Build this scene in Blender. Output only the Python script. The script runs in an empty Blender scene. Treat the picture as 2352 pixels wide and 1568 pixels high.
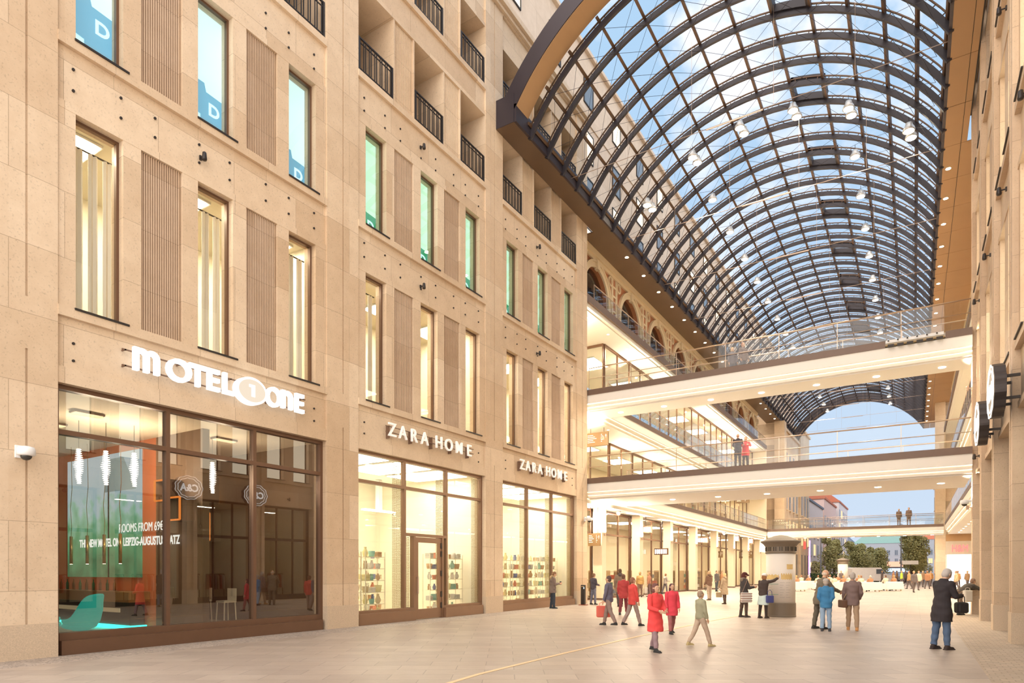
import bpy, bmesh, math, random
from mathutils import Vector, Matrix
random.seed(7)
SC = bpy.context.scene
COL = SC.collection
PI = math.pi
# ---------------------------------------------------------------- camera, sky, exposure
cam_data = bpy.data.cameras.new('camera')
cam = bpy.data.objects.new('camera', cam_data); COL.objects.link(cam)
cam_data.sensor_width = 36.0
cam_data.lens = 36.0 * 1471.0 / 2352.0
cam_data.shift_y = (1310.0 - 784.0) / 2352.0
cam_data.clip_end = 1200.0
cam_data.clip_start = 0.05
cam.location = (0, 0, 1.7)
cam.rotation_euler = (PI / 2, 0, math.atan(923.0 / 1471.0))
SC.camera = cam
SC.view_settings.view_transform = 'Standard'
SC.view_settings.look = 'None'
SC.view_settings.gamma = 1.0
SC.view_settings.use_curve_mapping = False
SC.view_settings.exposure = 0.42
cy = SC.cycles
cy.use_denoising = True
cy.max_bounces = 7
cy.diffuse_bounces = 3
cy.glossy_bounces = 3
cy.transmission_bounces = 4
cy.transparent_max_bounces = 16
cy.sample_clamp_indirect = 4.0
cy.sample_clamp_direct = 0.0
cy.caustics_reflective = False
cy.caustics_refractive = False


def make_world():
    w = bpy.data.worlds.new('dusk_sky'); SC.world = w
    w.use_nodes = True
    nt = w.node_tree; N = nt.nodes; L = nt.links
    N.clear()
    out = N.new('ShaderNodeOutputWorld'); bg = N.new('ShaderNodeBackground')
    tc = N.new('ShaderNodeTexCoord')
    sep = N.new('ShaderNodeSeparateXYZ'); L.new(tc.outputs['Generated'], sep.inputs[0])
    # height gradient of a clear dusk sky
    r1 = N.new('ShaderNodeValToRGB'); L.new(sep.outputs['Z'], r1.inputs[0])
    e = r1.color_ramp.elements
    e[0].position = 0.0; e[0].color = (.50, .58, .69, 1)
    e[1].position = .95; e[1].color = (.29, .49, .70, 1)
    m = e.new(.35); m.color = (.40, .54, .71, 1)
    # soft streaked clouds
    mp = N.new('ShaderNodeMapping'); mp.inputs['Scale'].default_value = (3.4, 1.1, 4.6)
    mp.inputs['Rotation'].default_value = (0, 0.3, .5)
    L.new(tc.outputs['Generated'], mp.inputs[0])
    nz = N.new('ShaderNodeTexNoise'); nz.inputs['Scale'].default_value = 2.4
    nz.inputs['Detail'].default_value = 6; nz.inputs['Roughness'].default_value = .55
    L.new(mp.outputs[0], nz.inputs['Vector'])
    r2 = N.new('ShaderNodeValToRGB'); L.new(nz.outputs[0], r2.inputs[0])
    r2.color_ramp.elements[0].position = .45; r2.color_ramp.elements[1].position = .66
    fz = N.new('ShaderNodeMapRange'); L.new(sep.outputs['Z'], fz.inputs[0])
    fz.inputs[1].default_value = .25; fz.inputs[2].default_value = .6
    mu = N.new('ShaderNodeMath'); mu.operation = 'MULTIPLY'
    L.new(r2.outputs[0], mu.inputs[0]); L.new(fz.outputs[0], mu.inputs[1])
    mx = N.new('ShaderNodeMixRGB'); L.new(mu.outputs[0], mx.inputs[0])
    L.new(r1.outputs[0], mx.inputs[1]); mx.inputs[2].default_value = (.95, .92, .95, 1)
    # afterglow of the sunset behind the photographer
    mr = N.new('ShaderNodeMapRange'); L.new(sep.outputs['Y'], mr.inputs[0])
    mr.inputs[1].default_value = .1; mr.inputs[2].default_value = -.75
    mr.interpolation_type = 'SMOOTHSTEP'
    mg = N.new('ShaderNodeMixRGB'); L.new(mr.outputs[0], mg.inputs[0])
    L.new(mx.outputs[0], mg.inputs[1]); mg.inputs[2].default_value = (2.45, 2.22, 2.0, 1)
    L.new(mg.outputs[0], bg.inputs[0]); bg.inputs[1].default_value = 1.0
    L.new(bg.outputs[0], out.inputs[0])


make_world()


# ---------------------------------------------------------------- materials
MATS = {}


def nt_new(name):
    m = bpy.data.materials.new(name); m.use_nodes = True
    N = m.node_tree.nodes; N.clear()
    out = N.new('ShaderNodeOutputMaterial')
    return m, N, m.node_tree.links, out


def pbr(name, col, rough=.6, metal=0.0, var=.08, scale=3.0, bump=0.0, spec=.5, emit=None, es=0.0):
    """plain procedural surface with a soft mottling in its own colour"""
    if name in MATS: return MATS[name]
    m, N, L, out = nt_new(name)
    b = N.new('ShaderNodeBsdfPrincipled'); L.new(b.outputs[0], out.inputs[0])
    tc = N.new('ShaderNodeTexCoord')
    nz = N.new('ShaderNodeTexNoise'); nz.inputs['Scale'].default_value = scale
    nz.inputs['Detail'].default_value = 4
    L.new(tc.outputs['Object'], nz.inputs['Vector'])
    mx = N.new('ShaderNodeMixRGB'); L.new(nz.outputs[0], mx.inputs[0])
    mx.inputs[1].default_value = tuple(max(0, c * (1 - var)) for c in col) + (1,)
    mx.inputs[2].default_value = tuple(min(1, c * (1 + var)) for c in col) + (1,)
    L.new(mx.outputs[0], b.inputs['Base Color'])
    b.inputs['Roughness'].default_value = rough
    b.inputs['Metallic'].default_value = metal
    b.inputs['Specular IOR Level'].default_value = spec
    if bump:
        bp = N.new('ShaderNodeBump'); bp.inputs['Strength'].default_value = bump
        bp.inputs['Distance'].default_value = .02
        L.new(nz.outputs[0], bp.inputs['Height']); L.new(bp.outputs[0], b.inputs['Normal'])
    if emit:
        b.inputs['Emission Color'].default_value = tuple(emit) + (1,)
        b.inputs['Emission Strength'].default_value = es
    MATS[name] = m
    return m


def emis(name, col, s):
    if name in MATS: return MATS[name]
    m, N, L, out = nt_new(name)
    e = N.new('ShaderNodeEmission'); e.inputs[0].default_value = tuple(col) + (1,)
    e.inputs[1].default_value = s
    L.new(e.outputs[0], out.inputs[0]); MATS[name] = m
    return m


def glass(name, tint=(.95, .98, .97), refl=1.0, ior=1.5, base=0.0, rough=0.0):
    """thin pane: clear with a mirror coat that grows at a grazing angle"""
    if name in MATS: return MATS[name]
    m, N, L, out = nt_new(name)
    t = N.new('ShaderNodeBsdfTransparent'); t.inputs[0].default_value = tuple(tint) + (1,)
    g = N.new('ShaderNodeBsdfGlossy'); g.inputs['Roughness'].default_value = rough
    fr = N.new('ShaderNodeFresnel'); fr.inputs[0].default_value = ior
    ma = N.new('ShaderNodeMath'); ma.operation = 'MULTIPLY_ADD'; ma.use_clamp = True
    L.new(fr.outputs[0], ma.inputs[0]); ma.inputs[1].default_value = refl; ma.inputs[2].default_value = base
    geo = N.new('ShaderNodeNewGeometry')   # the inner face of a pane adds no second mirror image
    fb = N.new('ShaderNodeMath'); fb.operation = 'MULTIPLY_ADD'
    L.new(geo.outputs['Backfacing'], fb.inputs[0]); fb.inputs[1].default_value = -1.0; fb.inputs[2].default_value = 1.0
    m2 = N.new('ShaderNodeMath'); m2.operation = 'MULTIPLY'
    L.new(ma.outputs[0], m2.inputs[0]); L.new(fb.outputs[0], m2.inputs[1])
    tm = N.new('ShaderNodeMixRGB'); L.new(geo.outputs['Backfacing'], tm.inputs[0])
    tm.inputs[1].default_value = tuple(tint) + (1,); tm.inputs[2].default_value = (1, 1, 1, 1)
    L.new(tm.outputs[0], t.inputs[0])
    mx = N.new('ShaderNodeMixShader'); L.new(m2.outputs[0], mx.inputs[0])
    L.new(t.outputs[0], mx.inputs[1]); L.new(g.outputs[0], mx.inputs[2])
    L.new(mx.outputs[0], out.inputs[0]); MATS[name] = m
    return m


def stone(name, c1, c2, c3, bw=2.3, bh=1.35, plane='YZ', mortar=.006, rough=.55, pits=.5, shift=(0, 0), mcol=None, msz=None, rot=0):
    """sawn limestone slabs of slightly different tones with thin joints"""
    if name in MATS: return MATS[name]
    m, N, L, out = nt_new(name)
    b = N.new('ShaderNodeBsdfPrincipled'); L.new(b.outputs[0], out.inputs[0])
    geo = N.new('ShaderNodeNewGeometry')
    sep = N.new('ShaderNodeSeparateXYZ'); L.new(geo.outputs['Position'], sep.inputs[0])
    com = N.new('ShaderNodeCombineXYZ')
    ax = {'YZ': ('Y', 'Z'), 'XZ': ('X', 'Z'), 'XY': ('X', 'Y')}[plane]
    add = []
    for i in range(2):
        a = N.new('ShaderNodeMath'); a.operation = 'ADD'; a.inputs[1].default_value = shift[i]
        L.new(sep.outputs[ax[i]], a.inputs[0]); L.new(a.outputs[0], com.inputs[i])
    if rot:
        mp = N.new('ShaderNodeMapping'); mp.inputs['Rotation'].default_value = (0, 0, rot); L.new(com.outputs[0], mp.inputs[0]); com = mp
    br = N.new('ShaderNodeTexBrick'); L.new(com.outputs[0], br.inputs['Vector'])
    br.inputs['Scale'].default_value = 1.0
    br.inputs['Brick Width'].default_value = bw; br.inputs['Row Height'].default_value = bh
    br.inputs['Mortar Size'].default_value = mortar if msz is None else msz
    br.inputs['Mortar Smooth'].default_value = .1
    br.inputs['Color1'].default_value = tuple(c1) + (1,); br.inputs['Color2'].default_value = tuple(c2) + (1,)
    mc = mcol or tuple(x * .72 for x in c2)
    br.inputs['Mortar'].default_value = tuple(mc) + (1,)
    # second, offset tone so that neighbouring slabs differ more
    br2 = N.new('ShaderNodeTexBrick'); L.new(com.outputs[0], br2.inputs['Vector'])
    br2.offset = .5; br2.inputs['Scale'].default_value = 1.0
    br2.inputs['Brick Width'].default_value = bw; br2.inputs['Row Height'].default_value = bh * 2
    br2.inputs['Mortar Size'].default_value = 0
    br2.inputs['Color1'].default_value = (1, 1, 1, 1); br2.inputs['Color2'].default_value = tuple(c3) + (1,)
    mu = N.new('ShaderNodeMixRGB'); mu.blend_type = 'MULTIPLY'; mu.inputs[0].default_value = 1
    L.new(br.outputs[0], mu.inputs[1]); L.new(br2.outputs[0], mu.inputs[2])
    nz = N.new('ShaderNodeTexNoise'); nz.inputs['Scale'].default_value = 2.1; nz.inputs['Detail'].default_value = 8
    nz.inputs['Roughness'].default_value = .7
    L.new(geo.outputs['Position'], nz.inputs['Vector'])
    rp = N.new('ShaderNodeValToRGB'); L.new(nz.outputs[0], rp.inputs[0])
    rp.color_ramp.elements[0].position = .3; rp.color_ramp.elements[0].color = (.88, .85, .82, 1)
    rp.color_ramp.elements[1].position = .7; rp.color_ramp.elements[1].color = (1, 1, 1, 1)
    mu2 = N.new('ShaderNodeMixRGB'); mu2.blend_type = 'MULTIPLY'; mu2.inputs[0].default_value = 1
    L.new(mu.outputs[0], mu2.inputs[1]); L.new(rp.outputs[0], mu2.inputs[2])
    # fossil pits
    n3 = N.new('ShaderNodeTexNoise'); n3.inputs['Scale'].default_value = 26; n3.inputs['Detail'].default_value = 3
    L.new(geo.outputs['Position'], n3.inputs['Vector'])
    r3 = N.new('ShaderNodeValToRGB'); L.new(n3.outputs[0], r3.inputs[0])
    r3.color_ramp.elements[0].position = .25; r3.color_ramp.elements[0].color = (1 - pits * .5,) * 3 + (1,)
    r3.color_ramp.elements[1].position = .42; r3.color_ramp.elements[1].color = (1, 1, 1, 1)
    mu3 = N.new('ShaderNodeMixRGB'); mu3.blend_type = 'MULTIPLY'; mu3.inputs[0].default_value = 1
    L.new(mu2.outputs[0], mu3.inputs[1]); L.new(r3.outputs[0], mu3.inputs[2])
    L.new(mu3.outputs[0], b.inputs['Base Color'])
    b.inputs['Roughness'].default_value = rough; b.inputs['Specular IOR Level'].default_value = .35
    bp = N.new('ShaderNodeBump'); bp.inputs['Strength'].default_value = .15; bp.inputs['Distance'].default_value = .01
    L.new(nz.outputs[0], bp.inputs['Height']); L.new(bp.outputs[0], b.inputs['Normal'])
    MATS[name] = m
    return m


# ---------------------------------------------------------------- mesh building
class MB:
    def __init__(s): s.v = []; s.f = []

    def add(s, vs, fs):
        o = len(s.v); s.v += [tuple(p) for p in vs]; s.f += [tuple(i + o for i in f) for f in fs]; return s

    def box(s, x0, y0, z0, x1, y1, z1):
        if x0 > x1: x0, x1 = x1, x0
        if y0 > y1: y0, y1 = y1, y0
        if z0 > z1: z0, z1 = z1, z0
        return s.add([(x0, y0, z0), (x1, y0, z0), (x1, y1, z0), (x0, y1, z0), (x0, y0, z1), (x1, y0, z1), (x1, y1, z1), (x0, y1, z1)],
                     [(0, 3, 2, 1), (4, 5, 6, 7), (0, 1, 5, 4), (1, 2, 6, 5), (2, 3, 7, 6), (3, 0, 4, 7)])

    def bbox(s, x0, y0, z0, x1, y1, z1, b=.02):
        """box with chamfered edges"""
        if x0 > x1: x0, x1 = x1, x0
        if y0 > y1: y0, y1 = y1, y0
        if z0 > z1: z0, z1 = z1, z0
        bm = bmesh.new(); bmesh.ops.create_cube(bm, size=1)
        for v in bm.verts:
            v.co = Vector((x0 + (v.co.x + .5) * (x1 - x0), y0 + (v.co.y + .5) * (y1 - y0), z0 + (v.co.z + .5) * (z1 - z0)))
        bmesh.ops.bevel(bm, geom=bm.edges[:], offset=min(b, .45 * min(x1 - x0, y1 - y0, z1 - z0)), segments=2, affect='EDGES', profile=.5)
        bm.verts.index_update()
        s.add([v.co[:] for v in bm.verts], [[v.index for v in f.verts] for f in bm.faces]); bm.free(); return s

    def tube(s, p, q, r, n=6, r2=None, cap=True):
        p = Vector(p); q = Vector(q); d = (q - p)
        if d.length < 1e-6: return s
        d.normalize(); a = d.orthogonal().normalized(); b = d.cross(a); r2 = r if r2 is None else r2
        vs = []
        for c, rr in ((p, r), (q, r2)):
            for k in range(n):
                t = 2 * PI * k / n; vs.append(c + a * (rr * math.cos(t)) + b * (rr * math.sin(t)))
        fs = [(k, (k + 1) % n, n + (k + 1) % n, n + k) for k in range(n)]
        if cap: fs += [tuple(range(n - 1, -1, -1)), tuple(range(n, 2 * n))]
        return s.add(vs, fs)

    def path(s, pts, r, n=6):
        for a, b in zip(pts[:-1], pts[1:]): s.tube(a, b, r, n)
        return s

    def lathe(s, prof, c=(0, 0, 0), n=24, sx=1, sy=1):
        """prof = [(r, z)...] bottom to top round a vertical axis"""
        vs = []; fs = []
        for r, z in prof:
            for k in range(n):
                t = 2 * PI * k / n; vs.append((c[0] + r * sx * math.cos(t), c[1] + r * sy * math.sin(t), c[2] + z))
        m = len(prof)
        for i in range(m - 1):
            for k in range(n):
                fs.append((i * n + k, i * n + (k + 1) % n, (i + 1) * n + (k + 1) % n, (i + 1) * n + k))
        fs.append(tuple(range(n - 1, -1, -1))); fs.append(tuple((m - 1) * n + k for k in range(n)))
        return s.add(vs, fs)

    def prism(s, poly, axis, a, b):
        """poly of 2D points pushed along an axis from a to b; for X (y,z), for Y (x,z), for Z (x,y)"""
        n = len(poly)
        def P(u, v, w): return {'X': (w, u, v), 'Y': (u, w, v), 'Z': (u, v, w)}[axis]
        vs = [P(u, v, a) for u, v in poly] + [P(u, v, b) for u, v in poly]
        fs = [tuple(range(n)), tuple(range(2 * n - 1, n - 1, -1))] + [(k, n + k, n + (k + 1) % n, (k + 1) % n) for k in range(n)]
        return s.add(vs, fs)

    def quad(s, a, b, c, d): return s.add([a, b, c, d], [(0, 1, 2, 3)])

    def ball(s, c, r, sx=1, sy=1, sz=1, n=12, m=8, rot=None):
        vs = []; fs = []
        for i in range(1, m):
            ph = PI * i / m
            for k in range(n):
                t = 2 * PI * k / n
                p = Vector((r * sx * math.sin(ph) * math.cos(t), r * sy * math.sin(ph) * math.sin(t), r * sz * math.cos(ph)))
                if rot: p = rot @ p
                vs.append(p + Vector(c))
        top = Vector((0, 0, r * sz)); bot = Vector((0, 0, -r * sz))
        if rot: top = rot @ top; bot = rot @ bot
        vs += [top + Vector(c), bot + Vector(c)]; T = len(vs) - 2
        for i in range(m - 2):
            for k in range(n): fs.append((i * n + k, (i + 1) * n + k, (i + 1) * n + (k + 1) % n, i * n + (k + 1) % n))
        for k in range(n):
            fs.append((T, k, (k + 1) % n)); fs.append((T + 1, (m - 2) * n + (k + 1) % n, (m - 2) * n + k))
        return s.add(vs, fs)

    def mesh(s, name, mat, smooth=False):
        me = bpy.data.meshes.new(name); me.from_pydata(s.v, [], s.f); me.update()
        if mat: me.materials.append(mat)
        bm = bmesh.new(); bm.from_mesh(me); bmesh.ops.recalc_face_normals(bm, faces=bm.faces); bm.to_mesh(me); bm.free()
        if smooth:
            for p in me.polygons: p.use_smooth = True
        return me

    def obj(s, name, mat, parent=None, smooth=False):
        o = bpy.data.objects.new(name, s.mesh(name, mat, smooth)); COL.objects.link(o)
        if parent: o.parent = parent
        return o


def tag(o, label=None, cat=None, group=None, kind=None):
    if label: o['label'] = label
    if cat: o['category'] = cat
    if group: o['group'] = group
    if kind: o['kind'] = kind
    return o


def thing(name, label, cat, loc=(0, 0, 0), rz=0, group=None, kind=None):
    o = bpy.data.objects.new(name, None); COL.objects.link(o)
    o.location = loc; o.rotation_euler = (0, 0, rz); o.empty_display_size = .1
    return tag(o, label, cat, group, kind)


def struct(o): o['kind'] = 'structure'; return o


def kids(o): return [c for c in COL.objects if c.parent == o]


def dup(root, loc, rz=None, label=None, group=None, ch=None):
    r = root.copy(); COL.objects.link(r); r.location = loc
    if rz is not None: r.rotation_euler = (0, 0, rz)
    if label: r['label'] = label
    if group: r['group'] = group
    for c in (ch if ch is not None else kids(root)):
        k = c.copy(); COL.objects.link(k); k.parent = r
        for g in [q for q in c.children]:
            d = g.copy(); COL.objects.link(d); d.parent = k
    return r


def text_obj(name, s, size, mat, origin, xd, yd, parent=None, ext=.02, off=0.0, xs=1.0, align='LEFT', space=1.0):
    cu = bpy.data.curves.new(name, 'FONT'); cu.body = s; cu.size = size; cu.extrude = ext; cu.offset = off
    cu.align_x = align; cu.space_character = space; cu.resolution_u = 4
    t = bpy.data.objects.new(name + '_curve', cu); COL.objects.link(t)
    dg = bpy.context.evaluated_depsgraph_get()
    me = bpy.data.meshes.new_from_object(t.evaluated_get(dg))
    bpy.data.objects.remove(t); bpy.data.curves.remove(cu)
    X = Vector(xd).normalized(); Y = Vector(yd).normalized(); Z = X.cross(Y)
    O = Vector(origin)
    for v in me.vertices:
        c = v.co; v.co = O + X * (c.x * xs) + Y * c.y + Z * c.z
    me.materials.clear(); me.materials.append(mat); me.name = name
    o = bpy.data.objects.new(name, me); COL.objects.link(o)
    if parent: o.parent = parent
    return o


# shared materials
M_STONE = stone('limestone', (.84, .69, .52), (.69, .53, .37), (.92, .88, .84), bw=1.9, bh=1.33, shift=(.55, .02))
M_STONE_F = stone('limestone_far', (.83, .67, .48), (.76, .585, .40), (.93, .90, .86), bw=1.6, bh=1.3)
M_GROOVE = stone('grooved_limestone', (.68, .52, .385), (.60, .44, .31), (.93, .90, .87), bw=3, bh=1.32, pits=.2)
M_GRANITE = pbr('speckled_granite', (.60, .47, .34), .6, var=.35, scale=60, bump=.1)
M_BRONZE = pbr('bronze_frame', (.16, .085, .05), .4, .3, var=.1)
M_BRONZE_L = pbr('light_bronze_frame', (.26, .15, .09), .4, .3, var=.1)
M_DARK = pbr('dark_metal', (.035, .028, .026), .45, .3, var=.2)
M_BEAM = pbr('dark_brown_cladding', (.050, .040, .050), .38, .35, var=.12, scale=1.2)
M_SOFF = pbr('brown_soffit_panel', (.46, .28, .14), .5, .15, var=.1, scale=.7)
M_RIB = pbr('rib_steel', (.035, .030, .038), .5, .2, var=.2)
M_PURL = pbr('bronze_purlin', (.12, .068, .04), .45, .35, var=.15)
M_PLASTER = pbr('white_plaster', (.86, .78, .66), .6, var=.02, scale=.8)
M_CREAM = pbr('cream_wall', (.84, .72, .54), .6, var=.03)
M_WHITE = pbr('white_plastic', (.85, .85, .85), .4, var=.02)
M_GLASS = glass('shop_glass', (.93, .94, .90), 1.0, 1.5, .02)
M_GLASS_DK = glass('lobby_glass', (.72, .70, .62), 1.6, 1.55, .11)
M_GLASS_G = glass('green_glass', (.78, .95, .87), 1.2, 1.5, .04)
M_GLASS_B = glass('balustrade_glass', (.90, .93, .94), 1.1, 1.5, .02)
M_GLASS_V = glass('vault_glass', (.86, .93, .97), 1.0, 1.5, .02)
M_LAMP = emis('lamp_warm', (1.0, .80, .50), 34)
M_LAMP_S = emis('lamp_small', (1.0, .82, .55), 16)
M_SKYLT = emis('ceiling_panel_light', (1.0, .90, .70), 6.5)
M_CHROME = pbr('brushed_rail', (.55, .42, .33), .3, .8, var=.05)
# ================================================================ LEFT FACADE
P = -14.37
BAYS = [5.97, 14.08, 22.19]
BW = 6.87
ORD = ['first', 'second', 'third', 'fourth', 'fifth', 'sixth', 'seventh', 'eighth', 'ninth', 'tenth', 'eleventh', 'twelfth']
WIN = [(.33, 1.25), (2.95, 3.87), (5.56, 6.48)]
PAN = [(1.63, 2.57), (4.25, 5.19)]
LOG = [(.0, 1.60), (2.62, 4.22), (5.24, 6.84)]
SHOPTOP = 5.45
wn = [0]; dn = [0]


def win_root(label, loc=(0, 0, 0)):
    wn[0] += 1
    return thing('window_%d' % wn[0], label, 'window', loc, kind='structure')


wall = MB(); plinth = MB()
pil = [(4.2, 5.97), (12.84, 14.08), (20.95, 22.19), (29.06, 30.25)]
for i, (a, b) in enumerate(pil):
    g = a + .62 if i else 5.44
    for (u, v) in ((a, g - .02), (g + .02, b)):
        wall.box(P - .55, u, .67, P, v, 5.95); wall.box(P - .55, u, 6.95, P, v, 24.8)
    wall.box(P - .54, a + .004, .67, P - .035, b - .004, 24.8)
    wall.box(P - .55, a, 5.95, P, b, 6.95)
    plinth.box(P - .55, a, 0, P + .012, b, .67)
grooved = []
for bi, y0 in enumerate(BAYS):
    y1 = y0 + BW
    # lintel, sunk sign panel, sill course over the shop front
    wall.box(P - .5, y0, SHOPTOP, P - .02, y1, 5.78)
    wall.box(P - .5, y0, 5.78, P - .07, y1, 6.8)
    wall.box(P - .5, y0, 6.79, P + .02, y1, 6.99)
    for (z0, z1, zb) in ((6.99, 10.95, 12.23), (12.43, 15.5, 16.83)):
        cuts = [0] + [v for w in WIN for v in w] + [BW]
        for k in range(0, len(cuts), 2):
            a, b = cuts[k], cuts[k + 1]
            pn = [q for q in PAN if a <= q[0] and q[1] <= b]
            if pn:
                q = pn[0]
                wall.box(P - .5, y0 + a, z0, P - .03, y0 + q[0], z1)
                wall.box(P - .5, y0 + q[1], z0, P - .03, y0 + b, z1)
                wall.box(P - .5, y0 + q[0], z0, P - .13, y0 + q[1], z1)
                grooved.append((y0 + q[0] + .03, y0 + q[1] - .03, z0, z1, bi, 0))
            else:
                wall.box(P - .5, y0 + a, z0, P - .03, y0 + b, z1)
        wall.box(P - .5, y0, z1, P - .025, y1, z1 + .16)
        wall.box(P - .5, y0, z1 + .16, P - .075, y1, zb + .01)
        wall.box(P - .5, y0, zb, P + .02, y1, zb + .2)
    for (z0, z1, zt) in ((17.03, 19.73, 20.93), (20.93, 23.25, 24.8)):
        cuts = [0] + [v for w in LOG for v in w] + [BW]
        for k in range(0, len(cuts), 2):
            a, b = cuts[k], cuts[k + 1]
            if b - a < .01: continue
            wall.box(P - 1.6, y0 + a, z0, P - .1 if b - a > .5 else P - .01, y0 + b, z1)
            if b - a > .5:
                wall.box(P - 1.59, y0 + a - .004, z0, P - .03, y0 + a + .05, z1)
                wall.box(P - 1.59, y0 + b - .05, z0, P - .03, y0 + b + .004, z1)
                grooved.append((y0 + a + .06, y0 + b - .06, z0, z1, bi, 1))
        wall.box(P - 1.6, y0, z1, P - .02, y1, z1 + .14)
        wall.box(P - 1.6, y0, z1 + .14, P - .075, y1, zt - .2)
        wall.box(P - 1.6, y0, zt - .2, P + .02, y1, zt)
        wall.box(P - 1.59, y0 + .01, z0 - .24, P - .3, y1 - .01, z0 - .003)
        wall.box(P - 1.72, y0 - .3, z0 - .2, P - 1.6, y1 + .3, z1 + .3)
wall.box(P - 1.7, 4.2, 24.8, P + .28, 30.25, 25.02)
wall.box(P - 1.7, 4.2, 24.65, P + .14, 30.25, 24.8)
wall_left = struct(wall.obj('wall_left', M_STONE))
plinth.obj('plinth', M_GRANITE, wall_left)
for (a, b, z0, z1, bi, typ) in grooved:
    m = MB(); n = 17 if bi < 2 else 13
    w = (b - a) / n
    for k in range(n):
        m.box(P - .15, a + k * w, z0 + .01, P - (.075 if typ == 0 else .085), a + k * w + w * .52, z1 - .01)
    m.box(P - .16, a, z0 + .01, P - (.115 if typ == 0 else .105), b, z1 - .01)
    m.obj('grooved_panel', M_GROOVE if typ == 0 else M_STONE, wall_left)
# anchor bolts on the bands
bolts = []; rest = MB()
for bi, y0 in enumerate(BAYS):
    for (za, zb) in ((11.42, 11.85), (15.95, 16.35), (5.95, 6.3)):
        for dy in (.3, 1.22, 1.95, 3.0, 3.8, 4.85, 5.58, 6.45):
            if za < 6.2 and dy not in (.3, 6.45): continue
            for z in (za, zb): bolts.append((P - .075, y0 + dy, z))
bm0 = None
for k, (x, y, z) in enumerate(bolts[:100]):
    if bm0 is None:
        q = MB(); q.tube((0, 0, 0), (.03, 0, 0), .028, 8); bm0 = q.mesh('anchor_bolt', M_DARK)
    o = bpy.data.objects.new('anchor_bolt', bm0); COL.objects.link(o); o.location = (x, y, z); o.parent = wall_left
for (x, y, z) in bolts[100:]: rest.tube((x, y, z), (x + .03, y, z), .028, 6)
if rest.v: rest.obj('anchor_bolt', M_DARK, wall_left)['kind'] = 'stuff'

# ---- upper windows
def upper_window(y0, y1, z0, z1, gm, label, x=P - .25, fm=M_BRONZE, sg=1):
    r = win_root(label, (x, y0, z0)); w = y1 - y0; h = z1 - z0; t = .055
    f = MB(); f.box(-.05, 0, 0, .05, t, h); f.box(-.05, w - t, 0, .05, w, h)
    f.box(-.05, t, 0, .05, w - t, t); f.box(-.05, t, h - t, .05, w - t, h); f.obj('window_frame', fm, r)
    MB().box(-.008, t, t, .008, w - t, h - t).obj('pane', gm, r)
    s = MB(); s.box(.05, -.04, -.03, .25 + .045, w + .1, .012); s.obj('window_sill', M_DARK, r)
    return r


M_AQUA = pbr('aqua_blind', (.60, .72, .70), .8, var=.03, emit=(.62, .80, .78), es=.75)  # both blind cloths carry a glow of their own to look lighter
M_BLUEP = pbr('blue_reflection', (.14, .36, .52), .6, var=.05, emit=(.22, .47, .64), es=.5)  # sign mirrored in the glass, painted as a glowing board behind it
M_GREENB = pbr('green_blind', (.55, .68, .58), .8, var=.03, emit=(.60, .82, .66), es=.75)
M_GREENP = pbr('green_reflection', (.06, .30, .16), .6, var=.05, emit=(.06, .38, .20), es=.5)
M_PWHITE = emis('pale_mark_glow', (.75, .92, .95), 1.0)
M_CURT = pbr('sheer_curtain', (.95, .90, .80), .9, var=.03, scale=6)
M_ROOM = pbr('room_wall', (.88, .80, .64), .9, var=.02)
M_OFFIT = emis('room_light_panel', (1.0, .90, .70), 24)
place3 = ['beside the end of the bay', 'in the middle of the bay', 'on the far side of the bay']
shopname = ['over the dark lobby shopfront', 'over the doorway shopfront', 'over the far bright shopfront']
for bi, y0 in enumerate(BAYS):
    for wi, (a, b) in enumerate(WIN):
        side = ['left', 'middle', 'right'][wi]
        upper_window(y0 + a, y0 + b, 6.99, 10.95, glass('upper_glass', (.95, .95, .90), 1.0, 1.5, .01),
                     'tall lit bronze-framed window, %s of three %s' % (side, shopname[bi]))
        upper_window(y0 + a, y0 + b, 12.43, 15.5, M_GLASS_G if bi else glass('blue_green_glass', (.86, .97, .98), 1.2, 1.5, .05),
                     'tall %s window, upper %s of three %s' % ('pale blue' if bi == 0 else 'green', side, shopname[bi]))
        # glowing roller blind and painted sign reflection in the upper windows
        r = thing('window_blind', '%s blind filling the upper %s window %s' % ('pale aqua' if bi == 0 else 'pale green', side, shopname[bi]),
                  'blind', (P - .62, y0 + a - .1, 12.45))
        MB().box(0, -.1, .0, .012, b - a + .9, 3.3).obj('blind_cloth', M_AQUA if bi == 0 else M_GREENB, r)
        MB().tube((.0, -.1, 3.33), (.0, b - a + .9, 3.33), .035, 8).obj('blind_roll', M_DARK, r)
        zt = [1.5, 1.32, 1.1][wi] if bi == 0 else .95
        pl = thing('window_poster', '%s painted reflection of a D in the upper %s window %s' % ('blue' if bi == 0 else 'green', side, shopname[bi]),
                   'poster', (P - .58, y0 + a, 12.5))
        q = MB(); w = b - a + .5
        q.prism([(0, .55), (.4, .5), (.4, .2), (w * .8, .1), (w, .45), (w, zt - .25), (.55, zt - .2), (.5, zt), (0, zt)], 'X', 0, .01)
        q.obj('reflection_board', M_BLUEP if bi == 0 else M_GREENP, pl)
        text_obj('letter_D', 'D', .42, M_PWHITE, (.016, w * .42, zt - .72), (0, 1, 0), (0, 0, 1), pl, .004, .012)
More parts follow.
